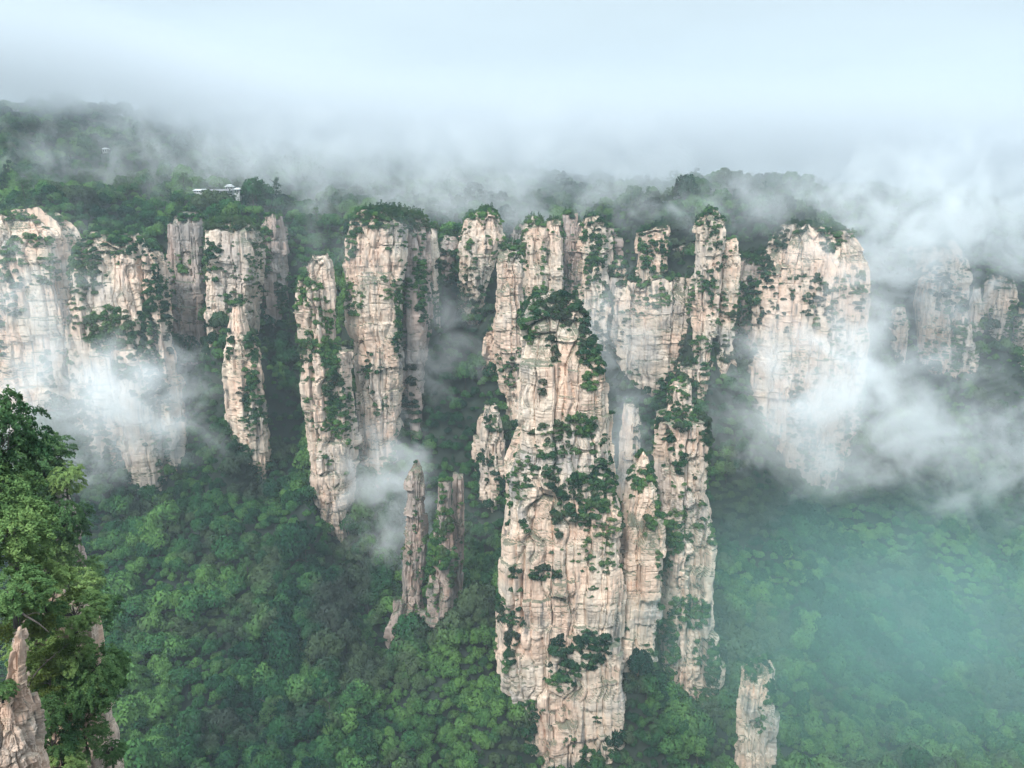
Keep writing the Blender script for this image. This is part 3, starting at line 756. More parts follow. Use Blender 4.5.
# on the rocks: tops, ledges
allv, allf, nv = [tv], [tf], len(tv)
for R in ROCKS:
    allv.append(R['v']); allf.append(R['f'] + nv); nv += len(R['v'])
BV = np.concatenate(allv); BF = np.concatenate(allf)
BVH = BVHTree.FromPolygons([tuple(v) for v in BV.tolist()], [tuple(f) for f in BF.tolist()])
for R in ROCKS:
    if R['Y'] < 200: continue
    v = R['v'].astype(float); f = R['f']
    a = v[f[:, 2]] - v[f[:, 0]]; b = v[f[:, 3]] - v[f[:, 1]]
    nn = np.cross(a, b); ar = np.linalg.norm(nn, axis=1) / 2 + 1e-9; nn /= (2 * ar)[:, None]
    c = v[f].mean(1)
    top = (nn[:, 2] > 0.45) & (c[:, 1] < R['Y'] + R['D'].max() * 0.9)
    onT = c[:, 2] > R['z'][0] - (14 if R['H'][0] > 4 else 3)
    veg = fbm(c / 26, 3, 91) + 0.5 * fbm(c / 7, 2, 92)
    led = (~onT) & (nn[:, 2] > 0.15) & (veg > 0.42)
    gap = (~onT) & (veg > 0.85)
    band = fbm(c * np.array([1 / 15, 1 / 15, 1 / 42]) + 3.3, 3, 95)
    band = (~onT) & (band > (0.62 if 425 < R['Y'] < 471.5 or R['name'] == 'slender_rock_pillar' else 0.46)) & (c[:, 1] < R['Y'])
    wgt = ar * band / 6.5 + ar * (top & onT) / 8.0 + ar * led / 8.0 + ar * gap / 16.0
    n_pl = RNG.poisson(min(wgt.sum(), 1500))
    if n_pl == 0: continue
    for i in RNG.choice(len(f), n_pl, p=wgt / wgt.sum()):
        p = c[i]
        if onT[i] and nn[i, 2] > 0.45:
            s = RNG.uniform(2.0, 3.6) * min(1, 0.45 + R['H'][0] / 14)
            if RNG.random() < 0.4: plants.append(['pine', int(RNG.integers(5)), *(p - [0, 0, .4]), s, s * 1.05, RNG.uniform(0, 6.28)])
            else: plants.append(['broad', int(RNG.integers(8)), *(p - [0, 0, .8]), s, s * 1.0, RNG.uniform(0, 6.28)])
        else:
            s = RNG.uniform(1.1, 2.6) * (1.25 if band[i] else 1.0)
            if band[i] and s > 1.9: plants.append(['broad', int(RNG.integers(8)), *(p - [0, 0, s * .7]), s, s * 1.1, RNG.uniform(0, 6.28)]); continue
            plants.append(['shrub', int(RNG.integers(5)), *(p - nn[i] * 0.3), s, s, RNG.uniform(0, 6.28)])
# thickets the photograph shows growing on particular ledges
def ray(px, py):
    d = Vector(P(px, py, 100)).normalized()
    return BVH.ray_cast(Vector((0, 0, 0)), d)
THICK = [(778,240,10,12,26,2.6),(764,262,9,14,26,2.6),(752,290,8,18,26,2.6),(745,330,6,20,16,2.4),(830,240,12,12,20,2.6),(835,320,8,24,16,2.4),(860,290,6,30,14,2.4),
(572,312,20,20,26,2.2),(532,322,10,18,14,2.0),(597,352,8,26,26,2.2),(590,380,8,14,12,2.0),(590,345,12,26,24,2.2),(515,640,8,8,5,1.4),(520,480,8,20,14,1.8),
 (308,340,6,10,10,1.8),(350,300,4,26,10,2.0),(350,420,5,30,14,2.2),(420,260,6,30,16,2.0),(400,340,6,24,14,2.0),(425,300,5,30,14,2.0),(470,260,6,20,12,2.0),(525,250,5,24,12,2.0),(545,260,4,26,10,2.0),(600,300,5,26,12,2.0),(625,330,8,20,10,2.0),(660,300,14,8,16,2.4),(690,290,6,24,14,2.2),(720,250,5,28,14,2.2),(740,330,8,24,18,2.6),(170,300,6,40,18,2.0),(205,260,5,30,14,2.0),(235,300,14,8,12,2.0),(212,330,6,30,12,2.0),(262,270,5,30,12,2.0),(82,280,6,40,18,2.4),(30,240,24,8,14,2.4),(120,250,20,6,12,2.2),(140,380,8,30,14,2.2),
 # picture x, y, half-width, half-height, number, size
 (556,302,24,18,24,2.3),(590,338,10,22,26,2.3),(575,425,20,12,24,2.3),(552,432,22,9,16,2.1),(583,500,26,26,60,2.5),(603,485,12,32,26,2.3),(545,574,16,8,22,2.0),(514,574,7,9,7,1.8),
 (583,650,32,20,62,2.6),(560,676,20,14,20,2.2),(530,712,16,12,16,2.0),(612,545,5,20,8,1.6),(543,470,16,7,12,1.7),(555,450,24,10,16,1.9),(530,330,8,14,12,1.8),(605,370,5,14,6,1.5),(598,720,5,4,4,1.6),(570,742,8,6,5,1.3),
 (642,440,12,18,16,2.4),(636,480,8,16,14,2.0),(690,612,20,18,44,2.4),(665,650,12,34,44,2.6),(700,655,7,18,10,1.7),(663,398,9,12,16,2.2),(702,402,6,16,10,2.0),(660,560,4,30,10,1.8),(705,460,3,6,4,1.5),
 (325,347,15,9,30,2.3),(338,415,9,24,26,2.2),(316,286,8,4,8,1.6),(322,300,8,3,6,1.5),(325,322,10,5,9,1.6),(345,390,5,12,8,1.6),
 (240,452,13,10,26,2.2),(226,345,7,18,22,2.2),(252,345,7,16,20,2.2),(245,395,8,24,10,1.8),(258,475,7,9,10,1.7),
 (110,330,24,24,70,3.0),(125,365,12,14,20,2.6),(50,270,12,16,18,2.5),(15,300,10,18,14,2.5),(150,300,8,22,22,2.4),(72,300,5,40,14,2.0),
 (368,365,6,14,10,1.9),(352,240,6,18,14,2.2),(385,222,24,8,20,2.0),(402,290,10,30,16,2.0),(410,380,6,6,8,2.3),
 (480,300,12,22,26,2.6),(510,372,10,14,14,2.2),(493,425,9,9,12,2.1),(487,465,8,22,14,2.2),
 (417,520,4,24,6,1.4),(440,500,8,16,12,1.9),(432,560,4,30,8,1.5),(398,640,7,16,10,1.7),
 (602,250,6,14,10,2.4),(640,300,10,6,5,2.0),(712,235,5,16,10,2.0),(705,280,10,14,18,2.4),(716,300,10,30,18,2.4),(700,345,12,8,12,2.4),
 (815,300,14,26,22,2.8),(840,350,12,8,8,2.2),(800,470,20,10,8,2.2),(955,300,14,16,16,2.8),(935,352,18,10,14,2.6),(752,672,5,6,5,1.3),(760,720,6,14,8,1.6)]
for (a, b, rw, rh, num, s0) in THICK:
    for _ in range(int(num * 1.7)):
        an, rr = RNG.uniform(0, 6.28), math.sqrt(RNG.random())
        h = ray(a + rw * rr * math.cos(an), b + rh * rr * math.sin(an))
        if h[0] is None or h[0].y < 250: continue
        s = s0 * RNG.uniform(0.7, 1.6)
        q = h[0] - h[1] * (0.15 * s)
        if s > 2.0 and RNG.random() < 0.7: plants.append(['broad', int(RNG.integers(8)), q.x, q.y, q.z - 0.9 * s, s * 0.9, s * 1.0, RNG.uniform(0, 6.28)])
        else: plants.append(['shrub', int(RNG.integers(5)), q.x, q.y, q.z - 0.3 * s, s, s * 0.95, RNG.uniform(0, 6.28)])

pp = np.array([[p[2], p[3], p[4] + p[6] * 1.2] for p in plants]); ax_, ay_, _ = project(pp)
hide = (ax_ > 190) & (ax_ < 248) & (pp[:, 1] > 560) & (pp[:, 1] < 731) & (ay_ < 192)   # the clearing before the plateau halls
plants = [p for p, h in zip(plants, hide) if not h]
# which ones show largest: those become things of their own
pos = np.array([[p[2], p[3], p[4]] for p in plants]); scl = np.array([[p[5], p[6]] for p in plants])
hgt = np.array([{'broad': 1.2, 'pine': 1.5, 'shrub': 0.5}[p[0]] for p in plants]) * scl[:, 1]
qx, qy, qd = project(pos + np.c_[hgt * 0, hgt * 0, hgt])
size = scl[:, 0] / qd * F_PX
inside = (qx > 4) & (qx < 1020) & (qy > 4) & (qy < 764)
QUOTA = {'broad': 300, 'pine': 90, 'shrub': 220}
single = {k: [] for k in QUOTA}
for i in np.argsort(-size):
    k = plants[i][0]
    if not inside[i] or len(single[k]) >= QUOTA[k]: continue
    tip = pos[i] + np.array([0, -0.6 * scl[i, 0], hgt[i]])
    d = Vector(tip); L_ = d.length
    hit = BVH.ray_cast(Vector((0, 0, 0)), d.normalized())
    if hit[0] is not None and hit[3] < L_ - 1.5: continue
    single[k].append(i)
def where(px, py):
    if py < 215: return ('on the plateau under the cloud', 'the plateau')
    if px < 205 and py < 500: return ('on the pale left cliffs', 'the left cliffs')
    if px < 300 and py < 545: return ('around the tree-wrapped slender pillar', 'the slender pillar')
    if 295 < px < 358 and py < 545: return ('on the freestanding slender pillar', 'the freestanding pillar')
    if px < 300: return ('on the dark forest slope below the left cliffs', 'the lower left slope')
    if px < 505 and py > 545: return ('on the bright green slope left of the tallest pillar', 'the lower middle slope')
    if px < 505: return ('in the gully of the broad flat-topped pillar', 'the middle gully')
    if px < 625: return ('growing on the tallest middle pillar', 'the tallest pillar') if py < 735 else ('at the foot of the tallest middle pillar', 'the foot of the tallest pillar')
    if px < 722: return ('on and around the knobbly pinnacle pillar', 'the pinnacle pillar')
    if py < 500: return ('in mist on the right hand cliffs', 'the right cliffs')
    return ('in the hazy teal forest at the lower right', 'the lower right forest')
KIND = {'broad': ('broadleaf_tree', 'tree', 'round leafy tree '), 'pine': ('pine_tree', 'tree', 'small layered pine '), 'shrub': ('shrub', 'shrub', 'dense green bush ')}
GRP = {'broad': 'broadleaf trees of ', 'pine': 'pines of ', 'shrub': 'shrubs of '}
for k, lst in single.items():
    for i in lst:
        p = plants[i]; w, gname = where(qx[i], qy[i])
        nm, cat, lab = KIND[k]
        if k == 'shrub':
            o = link(nm, SHRUB[p[1]])
        else:
            o = link(nm, None); o.empty_display_size = 0.2
            link('crown', (BROAD if k == 'broad' else PINE)[p[1]], o)
            link('trunk', (BTRUNK if k == 'broad' else PTRUNK)[p[1] % 3], o)
        o.location = p[2:5]; o.scale = (p[5], p[5], p[6]); o.rotation_euler = (0, 0, p[7])
        tag(o, lab + w, cat, GRP[k] + gname)

# everything else: one object per kind, instanced on points
def scatter(name, idx, meshes):
    me = bpy.data.meshes.new(name)
    me.vertices.add(len(idx)); me.vertices.foreach_set('co', pos[idx].astype(np.float32).ravel())
    def attr(n, t, key, val):
        a = me.attributes.new(n, t, 'POINT'); a.data.foreach_set(key, val)
    attr('variant', 'INT', 'value', np.array([plants[i][1] for i in idx], np.int32))
    attr('turn', 'FLOAT_VECTOR', 'vector', np.array([[0, 0, plants[i][7]] for i in idx], np.float32).ravel())
    attr('size', 'FLOAT_VECTOR', 'vector', np.array([[plants[i][5], plants[i][5], plants[i][6]] for i in idx], np.float32).ravel())
    o = tag(link(name, me), kind='stuff')
    ng = bpy.data.node_groups.new(name, 'GeometryNodeTree')
    ng.interface.new_socket('Geometry', in_out='INPUT', socket_type='NodeSocketGeometry')
    ng.interface.new_socket('Geometry', in_out='OUTPUT', socket_type='NodeSocketGeometry')
    N = ng.nodes.new; K = ng.links.new
    gi, go = N('NodeGroupInput'), N('NodeGroupOutput')
    iop = N('GeometryNodeInstanceOnPoints'); join = N('GeometryNodeJoinGeometry')
    for ob in meshes:
        oi = N('GeometryNodeObjectInfo'); oi.inputs['Object'].default_value = ob; oi.inputs['As Instance'].default_value = True
        K(oi.outputs['Geometry'], join.inputs[0])
    def named(n, t, sock):
        a = N('GeometryNodeInputNamedAttribute'); a.data_type = t; a.inputs['Name'].default_value = n
        K(a.outputs['Attribute'], sock)
    iop.inputs['Pick Instance'].default_value = True
    K(gi.outputs[0], iop.inputs['Points']); K(join.outputs[0], iop.inputs['Instance'])
    named('variant', 'INT', iop.inputs['Instance Index']); named('size', 'FLOAT_VECTOR', iop.inputs['Scale'])
    a = N('GeometryNodeInputNamedAttribute'); a.data_type = 'FLOAT_VECTOR'; a.inputs['Name'].default_value = 'turn'
    e2r = N('FunctionNodeEulerToRotation'); K(a.outputs['Attribute'], e2r.inputs[0]); K(e2r.outputs[0], iop.inputs['Rotation'])
    K(iop.outputs[0], go.inputs[0])
    md = o.modifiers.new('scatter', 'NODES'); md.node_group = ng
    return o
used = set(sum(single.values(), []))
def sources(k, meshes):                                   # first visible tree that wears each mesh
    out = []
    for me in meshes:
        for o in COL.objects:
            if o.data == me: out.append(o); break
    return out
for k, nm, ms in (('broad', 'forest', BROAD), ('pine', 'pine_wood', PINE), ('shrub', 'undergrowth', SHRUB)):
    idx = np.array([i for i, p in enumerate(plants) if p[0] == k and i not in used])
    src = sources(k, ms)
    for i in idx: plants[i][1] %= len(src)
    scatter(nm, idx, src)
print('PLANTS', len(plants), n_ground, {k: len(v) for k, v in single.items()})

# ------------------------------------------------------------------ foreground plants, leaf by leaf
def spray_crown(name, mat, sprays, per, leaf, seed, flat=0.35):
    """unit crown of separate leaf sprays: each a drooping fan of leaves at the end of a twig, with air between"""
    r = np.random.default_rng(seed); cen, nrm, soft, tone, sz = [], [], [], [], []
    for i in range(sprays):
        d = r.normal(size=3); d /= np.linalg.norm(d); d[2] = d[2] * 0.9 + 0.1
        q = d * r.uniform(0.35, 1.0) ** 0.6 * (1 + 0.25 * vnoise(d[None] * 1.7 + seed, 9)[0])
        out = np.array([d[0], d[1], 0]); out /= np.linalg.norm(out) + 1e-6; side = np.array([-out[1], out[0], 0])
        L_ = r.uniform(0.20, 0.40); W = L_ * r.uniform(0.35, 0.6)
        u = r.random(per) ** 0.8; w = r.normal(size=per) * 0.5 * (1 - 0.6 * u)
        p = q + out * (u * L_)[:, None] + side * (w * W)[:, None] + np.array([0, 0, 1.0]) * (-0.45 * L_ * u ** 2 + r.normal(size=per) * flat * 0.10)[:, None]
        cen.append(p); nrm.append(np.array([0, 0, 1.0]) + out * 0.4 + r.normal(size=(per, 3)) * 0.6)
        soft.append(np.array([0, 0, 0.9]) + d * 0.5 + r.normal(size=(per, 3)) * 0.45)
        tone.append(np.clip(r.random() * 0.8 + r.normal(0.1, 0.2, per), 0, 1)); sz.append(r.uniform(0.6, 1.4, per) * leaf)
    return foliage_mesh(name, np.concatenate(cen), np.concatenate(nrm), np.concatenate(soft), np.concatenate(sz), np.concatenate(tone), mat, 0.5)
def near_pine(parent, h, r, layers, seed, lean=(0, 0), bare=0.25, tuft=0.24, nblade=11):
    """trunk, boughs and needle tufts; returns nothing, parts go under parent"""
    rr = random.Random(seed)
    b = MB()
    trunk = lambda t: np.array([lean[0] * t ** 1.4 + 0.1 * math.sin(t * 5 + seed), lean[1] * t ** 1.4, h * t])
    b.tube([trunk(t) for t in np.linspace(-0.06, 1, 12)], np.linspace(0.02 * h, 0.004 * h, 12), 8)
    link('trunk', b.mesh('trunk', M_BARK, True), parent)
    bm_ = MB(); tips = []
    for i in range(layers):
        t = bare + (1 - bare) * (i + rr.random() * 0.7) / layers
        L_ = r * (1.05 - 0.8 * (t - bare) / (1 - bare)) * rr.uniform(0.7, 1.1)
        a = rr.uniform(0, 6.28)
        s = trunk(t); dirv = np.array([math.cos(a), math.sin(a), rr.uniform(-0.05, 0.22)])
        side = np.array([-math.sin(a), math.cos(a), 0])
        pts = [s + dirv * L_ * q + np.array([0, 0, 0.12 * L_ * q * q]) + side * 0.05 * L_ * math.sin(3 * q) for q in np.linspace(0, 1, 6)]
        bm_.tube(pts, np.linspace(0.012 * h * (1.1 - t), 0.012, 6), 5)
        for q in np.linspace(0.25, 1, max(4, int(L_ / 0.2))):
            c = s + dirv * L_ * q + np.array([0, 0, 0.12 * L_ * q * q])
            for sg in (-1, 1):
                for w in np.arange(0.12, 0.55 * L_ * (1.15 - q) + 0.25, 0.24):
                    tips.append(c + sg * side * w + dirv * w * 0.6 + np.array([rr.gauss(0, .05), rr.gauss(0, .05), rr.gauss(0.03, 0.05)]))
    link('boughs', bm_.mesh('boughs', M_BARK, True), parent)
    tips = np.array(tips); m = len(tips) * nblade
    root = np.repeat(tips, nblade, 0) + RNG.normal(size=(m, 3)) * 0.03
    d = sph(m); d[:, 2] = np.abs(d[:, 2]) * 0.8 + 0.1; d /= np.linalg.norm(d, axis=1)[:, None]
    ln = tuft * RNG.uniform(0.6, 1.2, m)
    sd_ = np.cross(d, RNG.normal(size=(m, 3))); sd_ /= np.linalg.norm(sd_, axis=1)[:, None] + 1e-9
    wd = 0.032
    v = np.stack([root - sd_ * wd * .6, root + sd_ * wd * .6, root + d * ln[:, None] + sd_ * wd * .25, root + d * ln[:, None] - sd_ * wd * .25], 1).reshape(-1, 3)
    me = np_mesh('needles', v, np.arange(4 * m).reshape(m, 4), M_NNEEDLE, True)
    me.attributes.new('tone', 'FLOAT', 'FACE').data.foreach_set('value', np.repeat(RNG.random(len(tips)), nblade).astype(np.float32))
    sn = d + np.array([0, 0, 0.7]); sn /= np.linalg.norm(sn, axis=1)[:, None]
    me.normals_split_custom_set_from_vertices(np.repeat(sn, 4, 0).tolist())
    link('needles', me, parent)
NLEAFY = [spray_crown('leaves', M_NLEAF, 210, 85, 0.040, 70 + i) for i in range(3)]
def foreground_tree(label, px, py, Y, r, rz, var, turn, base, name='broadleaf_tree'):
    """crown centre at a picture point; the trunk comes up from 'base' metres below it"""
    x, y, z = P(px, py, Y)
    o = link(name, None); o.location = (x, y, z); o.rotation_euler = (0, 0, turn)
    tag(o, label, 'tree' if 'tree' in name else 'shrub')
    c = link('leaves', NLEAFY[var], o); c.scale = (r * 1.08, r * 1.08, rz * 1.08)
    b = MB(); rr = random.Random(var * 7 + int(px))
    bx_ = rr.uniform(-.3, .3) * r
    b.tube([(bx_, 0.1, -base), (bx_ * .5, 0, -base * .45), (0, 0, 0), (0.1, 0, rz * .5)], [0.05 * r + .06, 0.04 * r + .05, 0.03 * r + .02, 0.02], 7)
    for i in range(14):
        a = rr.uniform(0, 6.28); l = r * rr.uniform(.5, .95)
        b.tube([(0, 0, -rz * .3), (math.cos(a) * l * .5, math.sin(a) * l * .5, rr.uniform(-.3, .3) * rz), (math.cos(a) * l, math.sin(a) * l, rr.uniform(-.2, .6) * rz)], [0.05, 0.035, 0.012], 5)
    link('trunk', b.mesh('trunk', M_BARK, True), o)
    return o
foreground_tree('tall bright green tree at the left edge with its top just under the mist', -4, 440, 60, 2.9, 4.4, 0, 0.3, 12)
foreground_tree('lower bright leafy tree at the left edge above the dark bare branch', 14, 530, 55, 2.6, 2.8, 1, 1.3, 7)
foreground_tree('bright leafy tree cut by the left edge halfway down', -12, 500, 57, 3.0, 3.0, 2, 3.3, 9)
foreground_tree('light green bush just above the pinkish rock fin', 12, 592, 50.5, 2.1, 1.6, 2, 2.3, 3)
foreground_tree('pale green bush between the rock fin and the spreading flat pine', 38, 578, 56, 1.9, 1.7, 0, 5.3, 3, 'shrub')
foreground_tree('dull olive bush covering the overgrown pale crag', 62, 692, 59, 2.1, 2.2, 1, 4.0, 3, 'shrub')
foreground_tree('low olive bush between the two near crags at the bottom left', 52, 742, 56, 1.7, 1.8, 2, 5.0, 2, 'shrub')
foreground_tree('dusty green bush right below the hanging dark pine', 84, 738, 59, 1.7, 1.6, 0, 0.9, 2, 'shrub')
foreground_tree('leafy bush crowning the overgrown pale crag', 36, 650, 60, 1.9, 1.7, 0, 2.9, 2, 'shrub')
foreground_tree('wide olive bush spilling down the right flank of the overgrown crag', 92, 690, 59.5, 2.0, 2.0, 2, 1.7, 2, 'shrub')
foreground_tree('bright leafy bush in the middle of the overgrown crag', 68, 655, 60, 1.9, 1.8, 0, 3.7, 2, 'shrub')
foreground_tree('yellow green bush tucked behind the top of the rock fin', 36, 616, 55, 1.7, 1.6, 1, 0.7, 2, 'shrub')
foreground_tree('grey green bush at the bottom edge between rock fin and crag', 62, 764, 55, 1.6, 1.3, 0, 4.6, 2, 'shrub')
foreground_tree('spreading green bush over the pale top of the overgrown crag', 74, 612, 61, 2.2, 1.4, 1, 2.7, 2, 'shrub')
foreground_tree('tall leafy bush on the outer right edge of the overgrown crag', 104, 668, 60.5, 1.8, 2.0, 0, 4.1, 2, 'shrub')
foreground_tree('low leafy bush against the right foot of the rock fin', 44, 716, 54, 1.3, 1.5, 1, 5.6, 2, 'shrub')
foreground_tree('little green bush rooted on the left side of the pinkish rock fin', 2, 690, 46.8, 0.8, 0.7, 1, 1.6, 1, 'shrub')
foreground_tree('small bright bush at the lower right corner of the overgrown crag', 112, 752, 62, 1.0, 1.1, 1, 2.1, 2, 'shrub')
foreground_tree('dark leafy tree on the rock rib at the left edge', 26, 480, 122, 5.0, 5.6, 2, 1.9, 8)
foreground_tree('broad leafy tree just under the misty top of the rock rib', 40, 452, 126, 4.0, 3.6, 0, 0.4, 7)
foreground_tree('leafy tree on the lower side of the narrow rock rib', 46, 548, 118, 4.4, 4.4, 1, 3.2, 7)
foreground_tree('round leafy tree at the outer foot of the rock rib', 80, 575, 121, 3.2, 3.0, 0, 2.2, 6)
foreground_tree('leafy tree half hidden behind the overgrown crag', 92, 610, 112, 3.4, 3.6, 2, 0.2, 6)
foreground_tree('leafy tree covering the middle of the rock rib', 62, 520, 119, 3.6, 4.0, 1, 0.8, 7)
foreground_tree('small leafy tree on the outer rim of the rock rib', 66, 478, 121, 2.6, 2.4, 0, 1.8, 5)
foreground_tree('thin leafy tree between the rock rib and the overgrown crag', 70, 592, 100, 3.2, 3.0, 1, 2.5, 6)
def foreground_pine(label, px, py, Y, h, r, layers, seed, lean=(0, 0), bare=0.25):
    o = link('pine_tree', None); o.location = P(px, py, Y); tag(o, label, 'tree')
    near_pine(o, h, r, layers, seed, lean, bare)
foreground_pine('leaning pine with a bare dark trunk stretching right over the near crag', 28, 692, 57, 5.0, 2.3, 13, 3, (4.4, -0.6), 0.55)
foreground_pine('yellowish green pine spreading flat boughs over the near crags', 50, 624, 60, 5.4, 3.2, 15, 5, (1.6, 0), 0.35)
foreground_pine('dense dark pine hanging on the right side of the overgrown crag', 80, 722, 62, 4.8, 2.7, 20, 8, (1.9, 0.2), 0.12)
foreground_pine('bushy pine at the left edge above the pinkish rock fin', 24, 652, 52, 4.6, 2.4, 16, 9, (0.3, 0), 0.2)
foreground_pine('pine with drooping boughs in the middle of the overgrown crag', 52, 700, 58, 4.2, 2.4, 17, 10, (0.5, 0), 0.1)
foreground_pine('slender dark pine standing highest on the rock rib', 34, 474, 124, 8.0, 3.2, 18, 11, (0.4, 0), 0.15)
foreground_pine('dark pine on the outer edge of the rock rib', 52, 490, 126, 7.0, 3.2, 18, 12, (0.8, 0), 0.1)
foreground_pine('short dark pine low on the rock rib, nearest the right side', 66, 545, 126, 5.5, 2.6, 15, 14, (0.5, 0), 0.1)
b = MB()
x0, y0, z0 = P(10, 606, 49)
b.tube([P(4, 604, 49.4), P(14, 608, 49), P(26, 616, 48.6), P(38, 623, 48.4), P(49, 632, 48.3)], [0.10, 0.09, 0.075, 0.05, 0.02], 7)
b.tube([P(26, 616, 48.6), P(33, 613, 48.2), P(40, 613, 48)], [0.04, 0.025, 0.01], 5)
tag(link('bare_branch', b.mesh('bare_branch', M_BARK, True)), 'dark bare branch reaching out right above the pinkish rock fin', 'branch')

# ------------------------------------------------------------------ plateau buildings
def hall(label, px, py, Y, w, d, h, roof, nwin, rot=0, tiers=1, name='plateau_building'):
    x, y, z = P(px, py, Y); z = max(z, float(gz(x, y)[0]) + 0.5)
    o = link(name, None); o.location = (x, y, z); o.rotation_euler = (0, 0, rot); tag(o, label, 'building')
    b = MB(); b.box(-w / 2, w / 2, -d / 2, d / 2, -6, h); link('wall', b.mesh('wall', M_WALL), o)
    zt = h
    for t in range(tiers):
        k = 1 - 0.3 * t
        b = MB(); W, D = w / 2 * k + 0.9, d / 2 * k + 0.9; rh = d * 0.28 * k
        v = [(-W, -D, zt), (W, -D, zt), (W, D, zt), (-W, D, zt), (-W + D * .55, 0, zt + rh), (W - D * .55, 0, zt + rh), (-W, -D, zt - .25), (W, -D, zt - .25), (W, D, zt - .25), (-W, D, zt - .25)]
        b.add(v, [(0, 1, 5, 4), (2, 3, 4, 5), (1, 2, 5, 5), (3, 0, 4, 4), (6, 7, 1, 0), (7, 8, 2, 1), (8, 9, 3, 2), (9, 6, 0, 3), (9, 8, 7, 6)])
        link('roof', b.mesh('roof', roof), o)
        zt += rh * 0.8
    for i in range(nwin):
        xc = -w / 2 + (i + 0.5) * w / nwin
        b = MB(); b.box(xc - w / nwin * .27, xc + w / nwin * .27, -d / 2 - .06, -d / 2 + .1, h * .3, h * .78)
        link('window', b.mesh('window', M_GLASS), o)
    return o
hall('low white hall with a pale roof at the left end of the plateau buildings', 201, 193, 733, 11, 5, 2.2, M_ROOF2, 5)
hall('long white hall with a dark roof in the middle of the plateau buildings', 221, 194, 738, 20, 6, 2.8, M_ROOF, 8)
hall('small two-tiered white pavilion rising behind the long plateau hall', 230, 190, 745, 6, 5, 3.0, M_ROOF2, 3, tiers=2)
hall('tallest white block at the right end of the plateau buildings', 238, 194, 733, 4.5, 5, 4.2, M_ROOF2, 2)
hall('tiny white lookout house high in the misty forest at the upper left', 106, 153, 865, 5, 5, 4.0, M_ROOF2, 2)

# ------------------------------------------------------------------ haze and mist
def vol_mat(name, build):
    m, nt = new_mat(name); g = G(nt)
    pv = g.n('ShaderNodeVolumePrincipled')
    build(g, pv)
    o = g.n('ShaderNodeOutputMaterial'); g.l(pv.outputs[0], o.inputs['Volume'])
    return m
def haze_b(g, pv):
    pv.inputs['Color'].default_value = (0.78, 0.93, 1.0, 1)
    pv.inputs['Density'].default_value = 0.00011
    pv.inputs['Anisotropy'].default_value = 0.0
b = MB(); b.box(-3200, 3200, -1100, 3600, float(ZZ.min()) - 2, 420)
tag(link('haze', b.mesh('haze', vol_mat('haze_air', haze_b))), kind='stuff')

def ico(sub=2):
    import bmesh
    bm = bmesh.new(); bmesh.ops.create_icosphere(bm, subdivisions=sub, radius=1.08)
    me = bpy.data.meshes.new('mist'); bm.to_mesh(me); bm.free(); return me
def mist(px, py, Y, rx, ry, rz, dens, nscale=0.02, rot=0.0, thr=0.42, seed=0, col=(0.97, 0.99, 1.0), contrast=6.0, stretch=(1, 1, 1), edge=1.35, steps=0.6):
    """rx, rz are pixels in the picture at that distance; ry metres in depth; rot turns it in the picture plane"""
    def bld(g, pv):
        tc = g.n('ShaderNodeTexCoord').outputs['Object']
        ln = g.n('ShaderNodeVectorMath', operation='LENGTH'); g.l(tc, ln.inputs[0])
        fall = g.math('SUBTRACT', 1.0, ln.outputs['Value'], clamp=True)
        pos = g.n('ShaderNodeNewGeometry').outputs['Position']
        nz = g.noise(pos, nscale * 1.1, 6, 0.64, mapscale=stretch, loc=(seed * 37.1, seed * 11.7, seed * 5.3), dist=0.9)
        a = g.math('ADD', g.math('MULTIPLY', fall, edge), g.math('MULTIPLY', g.math('SUBTRACT', nz, 0.5), contrast))
        a = g.math('SUBTRACT', a, thr, clamp=True)
        a = g.math('MULTIPLY', a, g.math('MINIMUM', g.math('MULTIPLY', fall, 4.0), 1.0))
        g.l(g.math('MULTIPLY', a, dens * 0.4), pv.inputs['Density'])
        pv.inputs['Color'].default_value = (*col, 1); pv.inputs['Anisotropy'].default_value = 0.1
    m = vol_mat('mist_air', bld)
    m.cycles.volume_step_rate = steps
    me = ico(); me.materials.append(m)
    o = tag(link('mist', me), kind='stuff')
    o.location = P(px, py, Y); k = mpp(py, Y)
    o.scale = (rx * k, ry, rz * k); o.rotation_euler = (0, rot, 0)
    return o
R_ = math.radians
mist(90, 412, 505, 185, 60, 100, 0.056, 0.022, seed=1)
mist(25, 330, 530, 70, 35, 130, 0.04, 0.022, rot=R_(-8), seed=2)
mist(386, 500, 520, 62, 35, 115, 0.075, 0.03, seed=3, thr=0.3)
mist(440, 345, 590, 60, 40, 75, 0.03, 0.03, seed=4)
mist(590, 345, 600, 60, 40, 80, 0.035, 0.03, rot=R_(20), seed=5)
mist(620, 440, 540, 45, 35, 80, 0.035, 0.03, seed=6)
mist(465, 560, 530, 40, 40, 90, 0.02, 0.03, seed=7)
mist(840, 400, 600, 165, 60, 120, 0.042, 0.02, seed=8)
mist(875, 290, 655, 140, 50, 190, 0.036, 0.018, rot=R_(15), seed=9)
mist(950, 440, 600, 160, 60, 110, 0.037, 0.022, rot=R_(25), seed=10)
mist(800, 430, 590, 120, 40, 95, 0.044, 0.022, seed=21, thr=0.3)
mist(945, 215, 770, 190, 60, 95, 0.058, 0.018, seed=22, thr=0.2)
mist(900, 330, 700, 160, 50, 150, 0.006, 0.018, seed=23, thr=0.2)
mist(450, 165, 790, 420, 60, 70, 0.028, 0.016, seed=24, thr=0.2)
mist(60, 260, 540, 90, 30, 80, 0.016, 0.025, seed=31, thr=0.5)
mist(330, 250, 500, 120, 30, 60, 0.010, 0.03, seed=32, thr=0.5)
mist(620, 330, 640, 60, 30, 90, 0.026, 0.03, seed=33, thr=0.35, rot=R_(15))
mist(770, 205, 690, 170, 60, 45, 0.026, 0.025, seed=11)
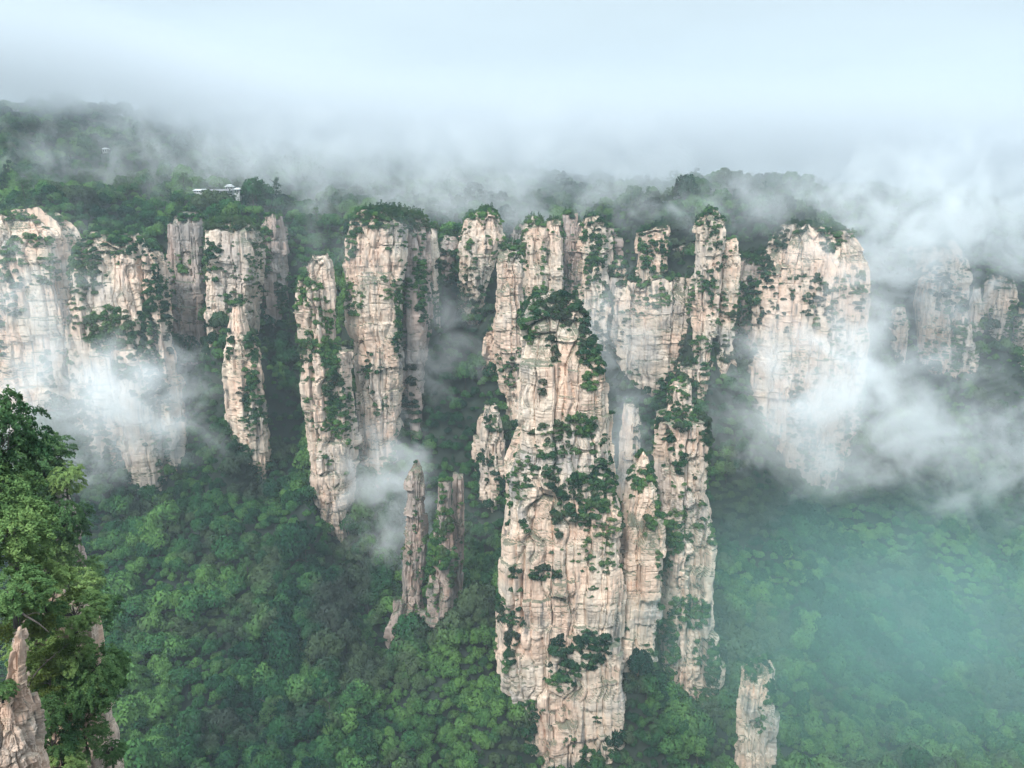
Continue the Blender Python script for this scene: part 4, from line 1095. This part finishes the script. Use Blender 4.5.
mist(480, 205, 720, 260, 60, 50, 0.026, 0.025, seed=12)
mist(180, 165, 760, 280, 60, 75, 0.022, 0.025, seed=13)
mist(900, 640, 400, 330, 70, 230, 0.0098, 0.012, seed=14, col=(0.56, 0.96, 0.90), thr=0.1, contrast=1.4)
# the cloud lying on the plateau: its underside is lower towards the right
def cloud_b(g, pv):
    pos = g.n('ShaderNodeNewGeometry').outputs['Position']
    sp = g.n('ShaderNodeSeparateXYZ'); g.l(pos, sp.inputs[0])
    mr = g.n('ShaderNodeFloatCurve')
    cm = mr.mapping.curves[0]
    pts = [(0.0, 0.80), (0.22, 0.62), (0.36, 0.34), (0.5, 0.27), (0.62, 0.25), (0.78, 0.22), (1.0, 0.05)]   # x -800..800 -> z -50..150
    for i, q in enumerate(pts):
        if i < 2: cm.points[0 if i == 0 else 1].location = q
        else: cm.points.new(*q)
    mr.mapping.update()
    xn = g.math('MULTIPLY_ADD', sp.outputs['X'], 1 / 1600, 0.5, clamp=True)
    g.l(xn, mr.inputs['Value'])
    zb = g.math('MULTIPLY_ADD', mr.outputs[0], 200, -50)
    nz = g.noise(pos, 0.011, 6, 0.6, mapscale=(1, 1, 1.4), dist=0.8)
    a = g.math('SUBTRACT', sp.outputs['Z'], zb)
    top = g.math('MULTIPLY_ADD', a, -1 / 60, 2.0, clamp=True)   # the layer thins out again above
    a = g.math('ADD', g.math('MULTIPLY', a, 1 / 60), g.math('MULTIPLY', g.math('SUBTRACT', nz, 0.5), 3.2))
    a = g.math('SMOOTH_MIN', a, 1.0, 0.2); a = g.math('MAXIMUM', a, 0.0)
    yf = g.math('MULTIPLY_ADD', sp.outputs['Y'], 1 / 150, -640 / 150, clamp=True)
    g.l(g.math('MULTIPLY', g.math('MULTIPLY', g.math('MULTIPLY', a, top), yf), 0.011), pv.inputs['Density'])
    pv.inputs['Color'].default_value = (0.64, 0.67, 0.70, 1); pv.inputs['Anisotropy'].default_value = 0.1
m = vol_mat('cloud_air', cloud_b); m.cycles.volume_step_rate = 0.35
b = MB(); b.box(-1300, 1300, 640, 1250, -40, 200)
me = b.mesh('mist', m)
tag(link('mist', me), kind='stuff')
